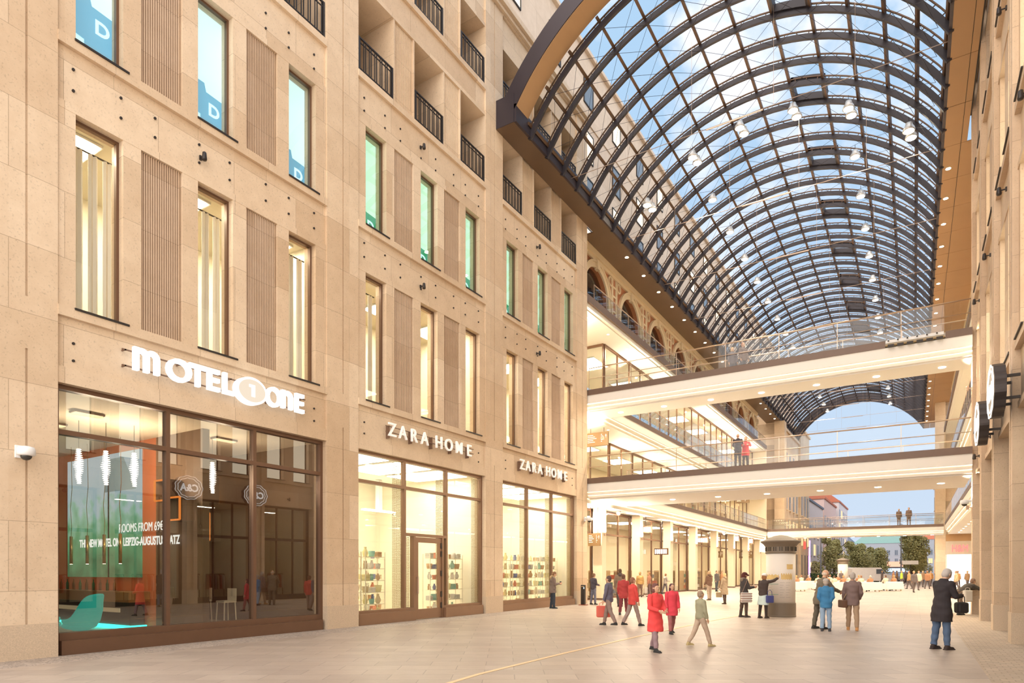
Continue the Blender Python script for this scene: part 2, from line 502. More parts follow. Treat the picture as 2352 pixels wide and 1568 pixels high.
# rooms behind the two window floors
for bi, y0 in enumerate(BAYS):
    for lv, (z0, z1) in enumerate(((6.6, 11.3), (12.1, 15.9))):
        m = MB(); xb = -18.2
        m.box(xb - .1, y0 - .1, z0, xb, y0 + BW + .1, z1)
        m.box(xb, y0 - .2, z0, P - .5, y0 - .05, z1); m.box(xb, y0 + BW + .05, z0, P - .5, y0 + BW + .2, z1)
        m.box(xb, y0 - .1, z0 - .1, P - .5, y0 + BW + .1, z0); m.box(xb, y0 - .1, z1, P - .5, y0 + BW + .1, z1 + .1)
        o = struct(m.obj('wall_room', M_ROOM)); o['label'] = 'pale room seen through the %s windows %s' % (['lit', 'upper'][lv], shopname[bi])
        if lv == 0:
            for k in range(3):
                t = thing('ceiling_light', 'ceiling light panel of the lit room, %s window %s' % (['left', 'middle', 'right'][k], shopname[bi]),
                          'light', (-16.3, y0 + WIN[k][0] + .45, z1 - .06))
                MB().box(-.7, -.55, -.02, .7, .55, .02).obj('diffuser', M_OFFIT, t)
                MB().box(-.76, -.61, -.0, .76, .61, .05).obj('light_frame', M_WHITE, t)
# hanging curtain folds in the lit windows of the first bay
for bi, y0 in enumerate(BAYS[:2]):
    for wi, (a, b) in enumerate(WIN):
        if bi == 1 and wi > 0: continue
        t = thing('curtain', 'cream vertical curtain strips inside the lit %s window %s' % (['left', 'middle', 'right'][wi], shopname[bi]),
                  'curtain', (P - .8, y0 + a - .1, 7.0))
        MB().tube((0, -.3, 3.75), (0, 1.25, 3.75), .02, 6).obj('curtain_rail', M_DARK, t)
        for k in range(5):
            m = MB(); c = -.22 + k * .30
            prof = [(.0, c), (.04, c + .05), (-.01, c + .1), (.035, c + .15), (0, c + .19)]
            back = [(x - .012, yy) for x, yy in prof[::-1]]
            m.prism(prof + back, 'Z', .08, 3.74); m.obj('curtain_strip', M_CURT, t)

# ---- loggia backs, doors and railings
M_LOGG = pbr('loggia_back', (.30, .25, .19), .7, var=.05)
rail0 = None
for li, (z0, z1) in enumerate(((17.03, 19.73), (20.93, 23.25))):
    n = 0
    for bi, y0 in enumerate(BAYS):
        for k, (a, b) in enumerate(LOG):
            ya, yb = y0 + a + .02, y0 + b - .02
            n += 1
            fl = ['lower', 'upper'][li]
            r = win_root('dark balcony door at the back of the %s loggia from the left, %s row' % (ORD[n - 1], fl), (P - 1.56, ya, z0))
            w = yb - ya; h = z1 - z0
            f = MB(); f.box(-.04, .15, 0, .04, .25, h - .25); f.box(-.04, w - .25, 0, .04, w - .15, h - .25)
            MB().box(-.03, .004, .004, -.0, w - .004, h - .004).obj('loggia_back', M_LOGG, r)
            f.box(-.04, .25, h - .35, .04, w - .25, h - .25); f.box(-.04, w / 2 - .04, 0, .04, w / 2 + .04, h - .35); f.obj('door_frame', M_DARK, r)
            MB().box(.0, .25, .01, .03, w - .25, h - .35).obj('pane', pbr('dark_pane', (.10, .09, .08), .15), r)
            lab = 'black iron railing of the %s loggia from the left, %s loggia row' % (ORD[n - 1], fl)
            if rail0 is None:
                rail0 = thing('balcony_railing', lab, 'railing', (P - .06, ya, z0), group='loggia railings')
                w = yb - ya
                MB().box(-.025, 0, 1.03, .025, w, 1.07).obj('top_rail', M_DARK, rail0)
                MB().box(-.015, 0, .10, .015, w, .13).obj('bottom_rail', M_DARK, rail0)
                MB().box(-.015, 0, .90, .015, w, .92).obj('middle_rail', M_DARK, rail0)
                for yy in (.02, w - .06): MB().box(-.03, yy, 0, .03, yy + .05, 1.03).obj('post', M_DARK, rail0)
                bar = MB().box(-.012, -.012, .13, .012, .012, 1.03).mesh('baluster', M_DARK)
                for q in range(12):
                    o = bpy.data.objects.new('baluster', bar); COL.objects.link(o); o.parent = rail0
                    o.location = (0, (q + 1) * w / 13 + (.02 if q % 2 else -.02), 0)
                rk = kids(rail0)
            else:
                dup(rail0, (P - .06, ya, z0), label=lab, ch=rk)

# ---- shop fronts (bronze frames set back in the bays)
GX = P - .28


def shopfront(bi, gm, fm, label, base=.35):
    y0 = BAYS[bi]; y1 = y0 + BW
    r = win_root(label, (GX, y0, 0)); W = BW; T = .09; TR = 4.5
    m1, m2 = W / 3 + .03, 2 * W / 3 + .03
    f = MB()
    f.box(-.08, 0, 0, .1, T, SHOPTOP); f.box(-.08, W - T, 0, .1, W, SHOPTOP); f.box(-.08, T, SHOPTOP - T, .1, W - T, SHOPTOP)
    f.obj('window_frame', fm, r)
    door = (bi == 1)
    dy0, dy1 = m1 + .52, m1 + 1.98
    s = MB()
    if door:
        s.box(-.1, T, 0, .22, dy0 - .1, base); s.box(-.1, dy1 + .1, 0, .22, W - T, base)
        s.box(-.1, T, base, .12, dy0 - .1, base + .09); s.box(-.1, dy1 + .1, base, .12, W - T, base + .09)
    else:
        s.box(-.1, T, 0, .22, W - T, base - .06); s.box(-.1, T, base - .06, .12, W - T, base + .09)
    s.obj('base_panel', fm, r)
    MB().box(-.06, T, TR - .05, .1, W - T, TR + .05).obj('transom', fm, r)
    for m in (m1, m2):
        MB().box(-.06, m - .045, (0 if door else base), .1, m + .045, TR - .05).obj('mullion', fm, r)
        MB().box(-.06, m - .045, TR + .05, .1, m + .045, SHOPTOP - T).obj('mullion', fm, r)
    cols = [(T, m1 - .045), (m1 + .045, m2 - .045), (m2 + .045, W - T)]
    for k, (a, b) in enumerate(cols):
        MB().box(-.008, a, TR + .05, .008, b, SHOPTOP - T).obj('pane', gm, r)
        if door and k == 1:
            MB().box(-.008, a, 2.98, .008, b, TR - .05).obj('pane', gm, r)
            MB().box(-.06, a, 2.88, .1, b, 2.98).obj('door_head', fm, r)
            MB().box(-.008, a, base, .008, dy0 - .1, 2.88).obj('pane', gm, r)
            MB().box(-.008, dy1 + .1, base, .008, b, 2.88).obj('pane', gm, r)
            for yy in (dy0 - .1, dy1): MB().box(-.06, yy, 0, .12, yy + .1, 2.88).obj('door_jamb', fm, r)
        else:
            MB().box(-.008, a, base + .09, .008, b, TR - .05).obj('pane', gm, r)
    if door:
        d = thing('door_1', 'bronze-framed glass shop door in the middle of the doorway shopfront', 'door', (GX + .05, y0 + dy0, 0), kind='structure')
        w = dy1 - dy0; h = 2.86
        q = MB(); q.box(-.04, 0, .02, .04, .17, h); q.box(-.04, w - .17, .02, .04, w, h)
        q.box(-.04, .17, h - .18, .04, w - .17, h); q.box(-.04, .17, .02, .04, w - .17, .36); q.obj('door_frame', M_BRONZE_L, d)
        MB().box(-.008, .17, .36, .008, w - .17, h - .18).obj('pane', gm, d)
        for hz in (.35, .75, 1.5, 2.2, 2.5): MB().box(.04, w - .06, hz, .07, w + .02, hz + .2).obj('hinge', M_DARK, d)
        q = MB(); q.tube((.1, .1, .9), (.1, .1, 1.5), .018, 8); q.tube((.03, .1, .95), (.1, .1, .95), .012, 6); q.tube((.03, .1, 1.45), (.1, .1, 1.45), .012, 6)
        q.obj('door_handle', M_CHROME, d)
    return r


shopfront(0, M_GLASS_DK, M_BRONZE, 'large dark reflecting lobby shopfront with bronze frame under the oval logo sign')
shopfront(1, M_GLASS, M_BRONZE_L, 'bright shopfront with a bronze door in its middle')
shopfront(2, M_GLASS, M_BRONZE_L, 'bright far shopfront beside the end of the stone facade')


# ---- signs
M_SIGNW = emis('sign_white_light', (1.0, .98, .96), 1.15)
M_SIGNC = pbr('white_letter', (.92, .88, .84), .35, var=.01, emit=(1, .92, .85), es=.22)
M_SIGNR = pbr('sign_bracket', (.20, .12, .08), .5, .2)
XS = P + .16


def rounded_letter(parent, name, kind, y, z, w, h, t):
    """stroked lower-case m / n with a round shoulder, drawn in the facade plane"""
    m = MB(); x0, x1 = XS - .05, XS + .05

    def stroke(pts):
        half = t / 2; L = []; R = []
        for i, p in enumerate(pts):
            a = Vector(pts[max(i - 1, 0)]); b = Vector(pts[min(i + 1, len(pts) - 1)])
            d = (b - a).normalized(); nrm = Vector((-d.y, d.x)) * half
            L.append((p[0] + nrm.x, p[1] + nrm.y)); R.append((p[0] - nrm.x, p[1] - nrm.y))
        for i in range(len(pts) - 1):
            m.prism([L[i], L[i + 1], R[i + 1], R[i]], 'X', x0, x1)
    n = 2 if kind == 'm' else 1
    pw = (w - t) / n
    stroke([(y + t / 2, z), (y + t / 2, z + h)])
    for k in range(n):
        c = y + t / 2 + k * pw; r = pw / 2
        arc = [(c + r - r * math.cos(a), z + h - t / 2 - r * .9 + r * .9 * math.sin(a)) for a in [PI * j / 10 for j in range(11)]]
        stroke(arc + [(c + pw, z)])
    return m.obj(name, M_SIGNW, parent)


sg = thing('shop_sign', 'glowing white lettering with a large glowing oval over the dark lobby shopfront', 'sign', (0, 0, 0))
z = 6.02; h = .50
rounded_letter(sg, 'letter_M', 'm', 7.33, z, .56, .50, .11)
text_obj('letter_O', 'O', .70, M_SIGNW, (XS, 8.03, z), (0, 1, 0), (0, 0, 1), sg, .05, .018, 1.08)
text_obj('letter_T', 'T', .70, M_SIGNW, (XS, 8.58, z), (0, 1, 0), (0, 0, 1), sg, .05, .018)
text_obj('letter_E', 'E', .70, M_SIGNW, (XS, 9.0, z), (0, 1, 0), (0, 0, 1), sg, .05, .018)
text_obj('letter_L', 'L', .70, M_SIGNW, (XS, 9.40, z), (0, 1, 0), (0, 0, 1), sg, .05, .018)
text_obj('letter_O', 'O', .70, M_SIGNW, (XS, 10.64, z - .02), (0, 1, 0), (0, 0, 1), sg, .05, .018, .86)
rounded_letter(sg, 'letter_N', 'n', 11.13, z, .36, .48, .11)
text_obj('letter_E', 'E', .70, M_SIGNW, (XS, 11.55, z), (0, 1, 0), (0, 0, 1), sg, .05, .018, .9)
m = MB(); m.prism([(10.2 + .44 * math.cos(2 * PI * k / 40), 6.23 + .34 * math.sin(2 * PI * k / 40)) for k in range(40)], 'X', XS - .1, XS + .08)
ov = m.obj('oval_disc', M_SIGNW, sg)
M_SIGNI = emis('sign_cream_light', (1.0, .84, .66), .72)
m = MB(); m.prism([(10.2 + .38 * math.cos(2 * PI * k / 40), 6.23 + .28 * math.sin(2 * PI * k / 40)) for k in range(40)], 'X', XS + .075, XS + .085)
m.obj('oval_face', M_SIGNI, ov)
m = MB(); m.box(XS + .085, 10.17, 6.08, XS + .1, 10.27, 6.38); m.box(XS + .085, 10.10, 6.31, XS + .1, 10.18, 6.38)
m.obj('digit_one', M_SIGNW, ov)
m = MB()
for zz in (6.08, 6.42): m.box(XS - .12, 7.15, zz, XS - .08, 12.0, zz + .025)
for yy in (7.2, 8.4, 9.7, 10.8, 11.9):
    for zz in (6.08, 6.42): m.box(P - .08, yy, zz, XS - .08, yy + .03, zz + .025)
m.obj('bracket', M_SIGNR, sg)


def zara(y, z, size, w, label):
    sg = thing('shop_sign', label, 'sign', (0, 0, 0))
    s = 'ZARA HOME'; xs = w / 9.0
    pos = [0, .92, 1.95, 2.93, None, 4.32, 5.30, 6.45, 7.75]
    for ch, p in zip(s, pos):
        if p is None: continue
        text_obj('letter_' + ch, ch, size, M_SIGNC, (P + .12, y + p * w / 8.45, z), (0, 1, 0), (0, 0, 1), sg, .03, .002, .95)
    m = MB()
    for zz in (z + .12, z + .30): m.box(P + .05, y - .05, zz, P + .085, y + w + .1, zz + .02)
    for q in range(5): m.box(P - .08, y + .1 + q * w / 4.3, z - .07, P + .08, y + .125 + q * w / 4.3, z + .34)
    m.obj('bracket', M_SIGNR, sg)


zara(15.25, 6.03, .62, 4.65, 'white two-word letter sign over the shopfront with the bronze door')
zara(23.35, 6.05, .62, 4.45, 'white two-word letter sign over the far shopfront by the end of the stone facade')


# ---- cameras and spotlights on the facade
def dome_camera(loc, label, d=1, ax='X'):
    r = thing('security_camera', label, 'camera', loc)
    if ax == 'X':
        MB().bbox(0, -.09, -.12, .04 * d, .09, .12, .01).obj('wall_plate', M_WHITE, r)
        MB().tube((0, 0, .02), (.22 * d, 0, .02), .05, 12).obj('arm', M_WHITE, r)
        c = (.27 * d, 0, -.04)
    else:
        MB().tube((0, 0, 0), (0, 0, .3), .05, 12).obj('arm', M_WHITE, r)
        c = (0, 0, -.06)
    MB().lathe([(.06, .12), (.13, .1), (.15, .05), (.15, -.04), (.12, -.06)][::-1], c, 20).obj('camera_housing', M_WHITE, r, True)
    MB().ball((c[0], c[1], c[2] - .06), .095, sz=.9, n=16, m=10).obj('lens_dome', pbr('smoked_dome', (.05, .045, .04), .1), r, True)


dome_camera((P, 5.33, 3.95), 'white dome security camera on the stone pilaster at the left edge')
dome_camera((P, 29.95, 4.35), 'white dome security camera on the end corner of the stone facade')


def spot(y, z, label, x=P - .07, d=1):
    r = thing('wall_spotlight', label, 'spotlight', (x, y, z))
    MB().box(0, -.03, -.05, .04 * d, .03, .05).obj('mount', M_DARK, r)
    MB().tube((.04 * d, 0, 0), (.13 * d, 0, .0), .018, 8).obj('arm', M_DARK, r)
    MB().lathe([(.05, -.11), (.06, -.08), (.045, .07), (.02, .09)], (.17 * d, 0, 0), 14).obj('lamp_head', M_DARK, r, True)


spot(9.0, 11.55, 'black spotlight between the window rows over the dark lobby shopfront')
spot(17.05, 11.5, 'black spotlight above the lit windows over the doorway shopfront')
spot(17.05, 16.3, 'black spotlight under the loggia railings over the doorway shopfront')
spot(25.1, 11.5, 'black spotlight above the lit windows over the far shopfront')
spot(25.1, 16.3, 'black spotlight under the loggia railings over the far shopfront')

# ---- set-back storeys of the left building
M_UP = stone('upper_render', (.80, .66, .52), (.74, .60, .46), (.95, .93, .92), bw=3, bh=1.6, pits=.1)
XU = -16.4
m = MB(); m.box(XU - .6, 4, 19.0, XU, 112, 32.2); m.box(XU - .7, 4, 32.2, XU + .2, 112, 32.42)
m.box(XU - .1, 4, 28.2, XU + .06, 112, 28.4)
up = struct(m.obj('wall_upper_left', M_UP)); up['label'] = 'pale set-back upper storeys of the left building'
m = MB(); m.box(-21, 4.2, 24.7, -15.9, 30.2, 24.82); struct(m.obj('roof_left_terrace', M_STONE_F))
M_WLIT = emis('upper_window_lit', (1.0, .84, .60), 1.5)
M_WDK = pbr('upper_window_dark', (.16, .20, .25), .15)
for fl, zz in enumerate((20.3, 23.3, 26.0, 29.2)):
    for k in range(22):
        yy = 13 + k * 4.2
        if zz < 25.2 and yy < 31: continue
        r = win_root('plain window on set-back storey %s, %s' % (['just above the vault foot', 'beside the vault', 'above the vault', 'under the roof'][fl], 'seen beyond the glass vault'), (XU, yy, zz))
        r['group'] = 'windows of the set-back storeys'
        lit = (k * 7 + fl * 3) % 5 < 2
        f = MB(); f.box(0, 0, 0, .06, .07, 1.7); f.box(0, 1.23, 0, .06, 1.3, 1.7); f.box(0, .07, 0, .06, 1.23, .07); f.box(0, .07, 1.63, .06, 1.23, 1.7)
        f.obj('window_frame', M_DARK, r)
        MB().box(0, .07, .07, .03, 1.23, 1.63).obj('pane', M_WLIT if lit else M_WDK, r)
# ================================================================ GLASS VAULT AND ITS BEAMS
XC = -6.22; ZC = 15.6; RG = 8.58; RR = 8.22
YV0, YV1 = 21.7, 96.0
HA = math.asin(7.3 / 8.58)


def arcp(r, t): return (XC + r * math.sin(t), ZC + r * math.cos(t))


def arc_box(m, r0, r1, y0, y1, a0, a1, n):
    vs = []; fs = []
    for k in range(n + 1):
        t = a0 + (a1 - a0) * k / n
        x0, z0 = arcp(r0, t); x1, z1 = arcp(r1, t)
        vs += [(x0, y0, z0), (x0, y1, z0), (x1, y1, z1), (x1, y0, z1)]
    for k in range(n):
        o = 4 * k
        for j in range(4): fs.append((o + j, o + (j + 1) % 4, o + 4 + (j + 1) % 4, o + 4 + j))
    fs += [(0, 1, 2, 3), (4 * n, 4 * n + 3, 4 * n + 2, 4 * n + 1)]
    m.add(vs, fs)


roof = thing('glass_roof', 'barrel-vaulted glass roof on dark steel ribs spanning the passage', 'roof', (XC, YV0, 19.6))
RO = Vector((-XC, -YV0, -19.6))


def rchild(mb, name, mat, smooth=False, parent=None):
    mb.v = [(x + RO.x, y + RO.y, z + RO.z) for x, y, z in mb.v]
    return mb.obj(name, mat, parent or roof, smooth)


RIBY = [22.9 + 1.42 * k for k in range(52)]
hr = math.asin(7.22 / RR)
q = MB(); arc_box(q, RR - .03, RR + .18, -.06, .06, -hr, hr, 36)
ribm = None
for k, y in enumerate(RIBY):
    if ribm is None:
        q.v = [(x - XC, yy, z - 19.6) for x, yy, z in q.v]; ribm = q.mesh('rib', M_RIB)
        u = MB(); arc_box(u, RG - .07, RG - .03, -.03, .03, -HA, HA, 36)
        for j in range(36):
            t = -HA + 2 * HA * (j + .5) / 36
            x0, z0 = arcp(RR + .16, t); x1, z1 = arcp(RG - .05, t)
            u.box(x0 - .03, -.03, z0, x0 + .03, .03, z0 + .1) if False else u.tube((x0, 0, z0), (x1, 0, z1), .022, 4)
        u.v = [(x - XC, yy, z - 19.6) for x, yy, z in u.v]; capm = u.mesh('rib_cap', M_PURL)
    o = bpy.data.objects.new('rib', ribm); COL.objects.link(o); o.parent = roof; o.location = (0, y - YV0, 0)
    c = bpy.data.objects.new('rib_cap', capm); COL.objects.link(c); c.parent = o
NP = 12
for j in range(NP + 1):
    t = -HA + 2 * HA * j / NP
    q = MB(); a = .0065
    arc_box(q, RG - .20, RG - .09, YV0 + .9, YV1 - .6, t - a, t + a, 1)
    rchild(q, 'purlin', M_PURL)
# glazing: one long shell of thin panes
q = MB(); vs = []; fs = []
for k in range(37):
    t = -HA + 2 * HA * k / 36; x, z = arcp(RG, t); vs += [(x, YV0 + .8, z), (x, YV1 - .5, z)]
for k in range(36): fs.append((2 * k, 2 * k + 1, 2 * k + 3, 2 * k + 2))
q.add(vs, fs); rchild(q, 'glazing', M_GLASS_V, True)
# crossed wind-bracing wires
q = MB()
for i in range(len(RIBY) - 1):
    for j in range(NP):
        if i > 26 and (i + j) % 2: continue
        t0 = -HA + 2 * HA * j / NP; t1 = -HA + 2 * HA * (j + 1) / NP
        xa, za = arcp(RR - .1, t0); xb, zb = arcp(RR - .1, t1)
        q.tube((xa, RIBY[i], za), (xb, RIBY[i + 1], zb), .008, 3, cap=False); q.tube((xb, RIBY[i], zb), (xa, RIBY[i + 1], za), .008, 3, cap=False)
rchild(q, 'bracing_wires', M_RIB)
# node clamps where purlins cross ribs
q = MB(); q.ball((0, 0, 0), .075, n=8, m=6); nodes = MB()
for i, y in enumerate(RIBY):
    for j in range(NP + 1):
        t = -HA + 2 * HA * j / NP; x, z = arcp(RR + .22, t)
        nodes.tube((x, y - .11, z), (x, y + .11, z), .055, 6)
o = rchild(nodes, 'node_clamps', M_DARK); o['kind'] = 'stuff'
# smoke vents right of the crown
for i in range(2, 50, 4):
    t0 = -HA + 2 * HA * 7 / NP; t1 = -HA + 2 * HA * 8 / NP
    q = MB(); y0, y1 = RIBY[i] + .06, RIBY[i + 1] - .06
    for (r0, r1) in ((RG - .2, RG + .1),):
        arc_box(q, r0, r1, y0, y0 + .08, t0, t1, 3); arc_box(q, r0, r1, y1 - .08, y1, t0, t1, 3)
        arc_box(q, r0, r1, y0, y1, t0, t0 + .014, 1); arc_box(q, r0, r1, y0, y1, t1 - .014, t1, 1)
    rchild(q, 'smoke_vent', M_RIB)
# end arches: dark face, brown lining
for y0, y1, nm in ((YV0, YV0 + .95, 'near'), (YV1 - .6, YV1, 'far')):
    q = MB(); ha = math.asin(7.22 / RG)
    arc_box(q, RG, RG + .72, y0, y1, -ha - .02, ha + .02, 44); o = rchild(q, 'end_arch', M_BEAM)
    q = MB(); arc_box(q, RG - .02, RG, y0 + .04, y1 - .02, -ha, ha, 44); rchild(q, 'arch_lining', M_SOFF, parent=o)
# eaves beams with coffered soffits
for side, xi, xo, xw in (('left', -13.42, P - .01, -15.2), ('right', .98, 1.93, 3.32)):
    s = 1 if side == 'right' else -1
    b = thing('eaves_beam', 'dark clad eaves beam with brown soffit under the %s foot of the glass roof' % side, 'beam', (xi, YV0, 19.6))
    q = MB(); q.box(0, 0, 0, s * .10, YV1 - YV0, .72 if side == 'left' else .10); q.box(s * .102, 0, .62, s * abs(xo - xi), YV1 - YV0, .72)
    q.box(s * .104, -.02, .004, s * abs(xo - xi), .5, 1.16)
    q.obj('fascia', M_BEAM, b)
    w0 = abs(xo - xi); w1 = abs(xw - xi)
    q = MB()
    if side == 'left':
        q.box(s * .1, 0, .0, s * w0, 31 - YV0, .04)
        q.box(s * .1, 31 - YV0, .0, s * w1, 79 - YV0, .04); q.box(s * .1, 79 - YV0, 0, s * w1, YV1 - YV0, .04)
        q.obj('soffit', M_BEAM if False else pbr('dark_brown_soffit', (.15, .095, .06), .45, .2, var=.1, scale=.9), b)
    else:
        n = 27; L = (YV1 - YV0) / n
        for k in range(n):
            y0 = k * L + .012; ww = w0 - .05 if y0 < 31 - YV0 else w1
            q.box(s * .1, y0, 0, s * .68, y0 + L - .024, .03)
            q.box(s * .70, y0, 0, s * ww, y0 + L - .024, .03)
        q.obj('soffit', M_SOFF, b)
        MB().box(s * .1, 0, .03, s * w0, 31 - YV0, .06).obj('soffit_backing', M_DARK, b)
# recessed downlights in both soffits
dl_child = None


def downlight(loc, label, group, mat=M_LAMP, r=.085, name='recessed_downlight', tilt=None):
    o = thing(name, label, 'downlight', loc, group=group)
    key = (mat.name, r)
    if key not in DLM:
        a = MB(); a.lathe([(r * .86, -.012), (r, -.006), (r, .0)], (0, 0, 0), 14); b = MB(); b.lathe([(r * 1.25, -.008), (r * 1.3, 0)], (0, 0, 0.004), 14)
        DLM[key] = (a.mesh('lamp_lens', mat), b.mesh('lamp_trim', M_CHROME))
    for nm, me in zip(('lamp_lens', 'lamp_trim'), DLM[key]):
        c = bpy.data.objects.new(nm, me); COL.objects.link(c); c.parent = o
    return o


DLM = {}
for k in range(22):
    y = 34.5 + 2.7 * k
    far = 'nearest of the row' if k == 0 else '%s from the near end' % (ORD[k] if k < 12 else 'far one')
    downlight((-13.9, y, 19.597), 'glowing round downlight in the dark left roof soffit, %s' % far, 'left soffit downlights', r=.10)
    downlight((1.3, y, 19.597), 'glowing round downlight in the brown right roof soffit, %s' % far, 'right soffit downlights', r=.10)

# pendant floodlights under the vault
M_REFL = pbr('lamp_housing', (.75, .72, .68), .3, .5)
pend = None
spots = []
for k, x in enumerate((-11.9, -9.5, -7.2, -4.8, -2.5, -.2)):
    z = ZC + math.sqrt(7.95 ** 2 - (x - XC) ** 2) - .25
    for d in (0, 1): spots.append((x + .02 + .08 * d, 32.3 + .56 * d, z - .02, 'twin of the cross row, %s pair from left, %s one' % (ORD[k], ['near', 'far'][d])))
for k in range(15):
    for x, nm in ((-9.56, 'left'), (-2.5, 'right')):
        spots.append((x, 36.4 + 4.02 * k, 22.45, 'single lamp of the %s row, %s' % (nm, ('%s from the near end' % ORD[k]) if k < 12 else 'by the far arch')))
for i, (x, y, z, lab) in enumerate(spots):
    lab = 'white bell floodlight, ' + lab
    if pend is None:
        pend = thing('pendant_floodlight', lab, 'lamp', (x, y, z), group='floodlights under the vault')
        MB().lathe([(.235, 0), (.245, .02), (.22, .12), (.15, .24), (.13, .34), (.05, .36)], (0, 0, 0), 20).obj('lamp_shade', M_REFL, pend, True)
        MB().lathe([(.19, -.012), (.20, .0)], (0, 0, 0.0), 20).obj('lamp_lens', emis('flood_lens', (1, .86, .62), 30), pend)
        MB().tube((0, 0, .36), (0, 0, .62), .012, 6).obj('hanger', M_DARK, pend)
        pk = kids(pend)
    else:
        dup(pend, (x, y, z), label=lab, ch=pk)
# suspended cable trusses across the passage
for k in range(11):
    y = 26.5 + 6.5 * k
    q = thing('tie_cable', 'thin steel tie across the passage under the roof, %s from the near arch' % ORD[k], 'cable', (XC, y, 19.9), group='cross ties')
    MB().tube((-7.2, 0, -.1), (7.2, 0, -.1), .014, 5).obj('tie_rod', M_CHROME, q)
    m = MB()
    for x in (-4.4, -1.6, 1.6, 4.4): 
        zt = ZC + math.sqrt(RR ** 2 - x * x) - 19.9
        m.tube((x, 0, -.1), (x, 0, zt), .007, 4)
    m.obj('hanger_wires', M_CHROME, q)
    m = MB(); m.tube((-1.0, 0, -.13), (1.2, 0, -.13), .03, 6); m.obj('light_bar', M_CHROME, q)
# ================================================================ RIGHT FACADE
Q = 1.93
RP = [(2.6, 3.2), (6.62, 7.2), (10.65, 11.25), (14.7, 15.28), (18.73, 19.3), (22.76, 23.33), (26.8, 27.36), (30.6, 31.2)]
w = MB(); pl = MB()
M_STONE_R = stone('limestone_right', (.78, .62, .45), (.64, .49, .35), (.86, .82, .78), bw=2.1, bh=1.32, shift=(.4, .25))
for (a, b) in RP:
    w.box(Q, a, .72, Q + .9, a + .20, 24.8); w.box(Q, b - .20, .72, Q + .9, b, 24.8)
    w.box(Q + .06, a + .004, .72, Q + .89, b - .004, 24.8)
    pl.box(Q - .02, a - .01, 0, Q + .9, b + .01, .72)
for k in range(len(RP) - 1):
    y0, y1 = RP[k][1], RP[k + 1][0]
    for (za, zb, zc) in ((5.45, 6.8, 6.99), (10.95, 12.23, 12.43), (15.5, 16.83, 17.03), (19.73, 20.7, 20.93), (23.25, 24.6, 24.8)):
        w.box(Q + .10, y0, za, Q + .9, y1, za + .15); w.box(Q + .16, y0, za + .15, Q + .9, y1, zb); w.box(Q + .04, y0, zb, Q + .9, y1, zc)
    W = y1 - y0
    for (z0, z1) in ((6.99, 10.95), (12.43, 15.5), (17.03, 19.73), (20.93, 23.25)):
        for (u, v) in ((0, .25), (W / 2 - .35, W / 2 + .35), (W - .25, W)):
            w.box(Q + .12, y0 + u, z0, Q + .9, y0 + v, z1)
w.box(Q - .2, 2.6, 24.8, Q + 1.2, 31.2, 25.02)
w.box(Q + .6, 31.0, 5.4, Q + 2.6, 31.2, 24.8)
wr = struct(w.obj('wall_right', M_STONE_R)); wr['label'] = 'stone facade with narrow piers along the right edge'
pl.obj('plinth', M_GRANITE, wr)
M_WLITR = emis('right_window_lit', (1.0, .86, .62), 1.7)
M_SHOPIN = emis('right_shop_lit', (1.0, .82, .56), 1.3)
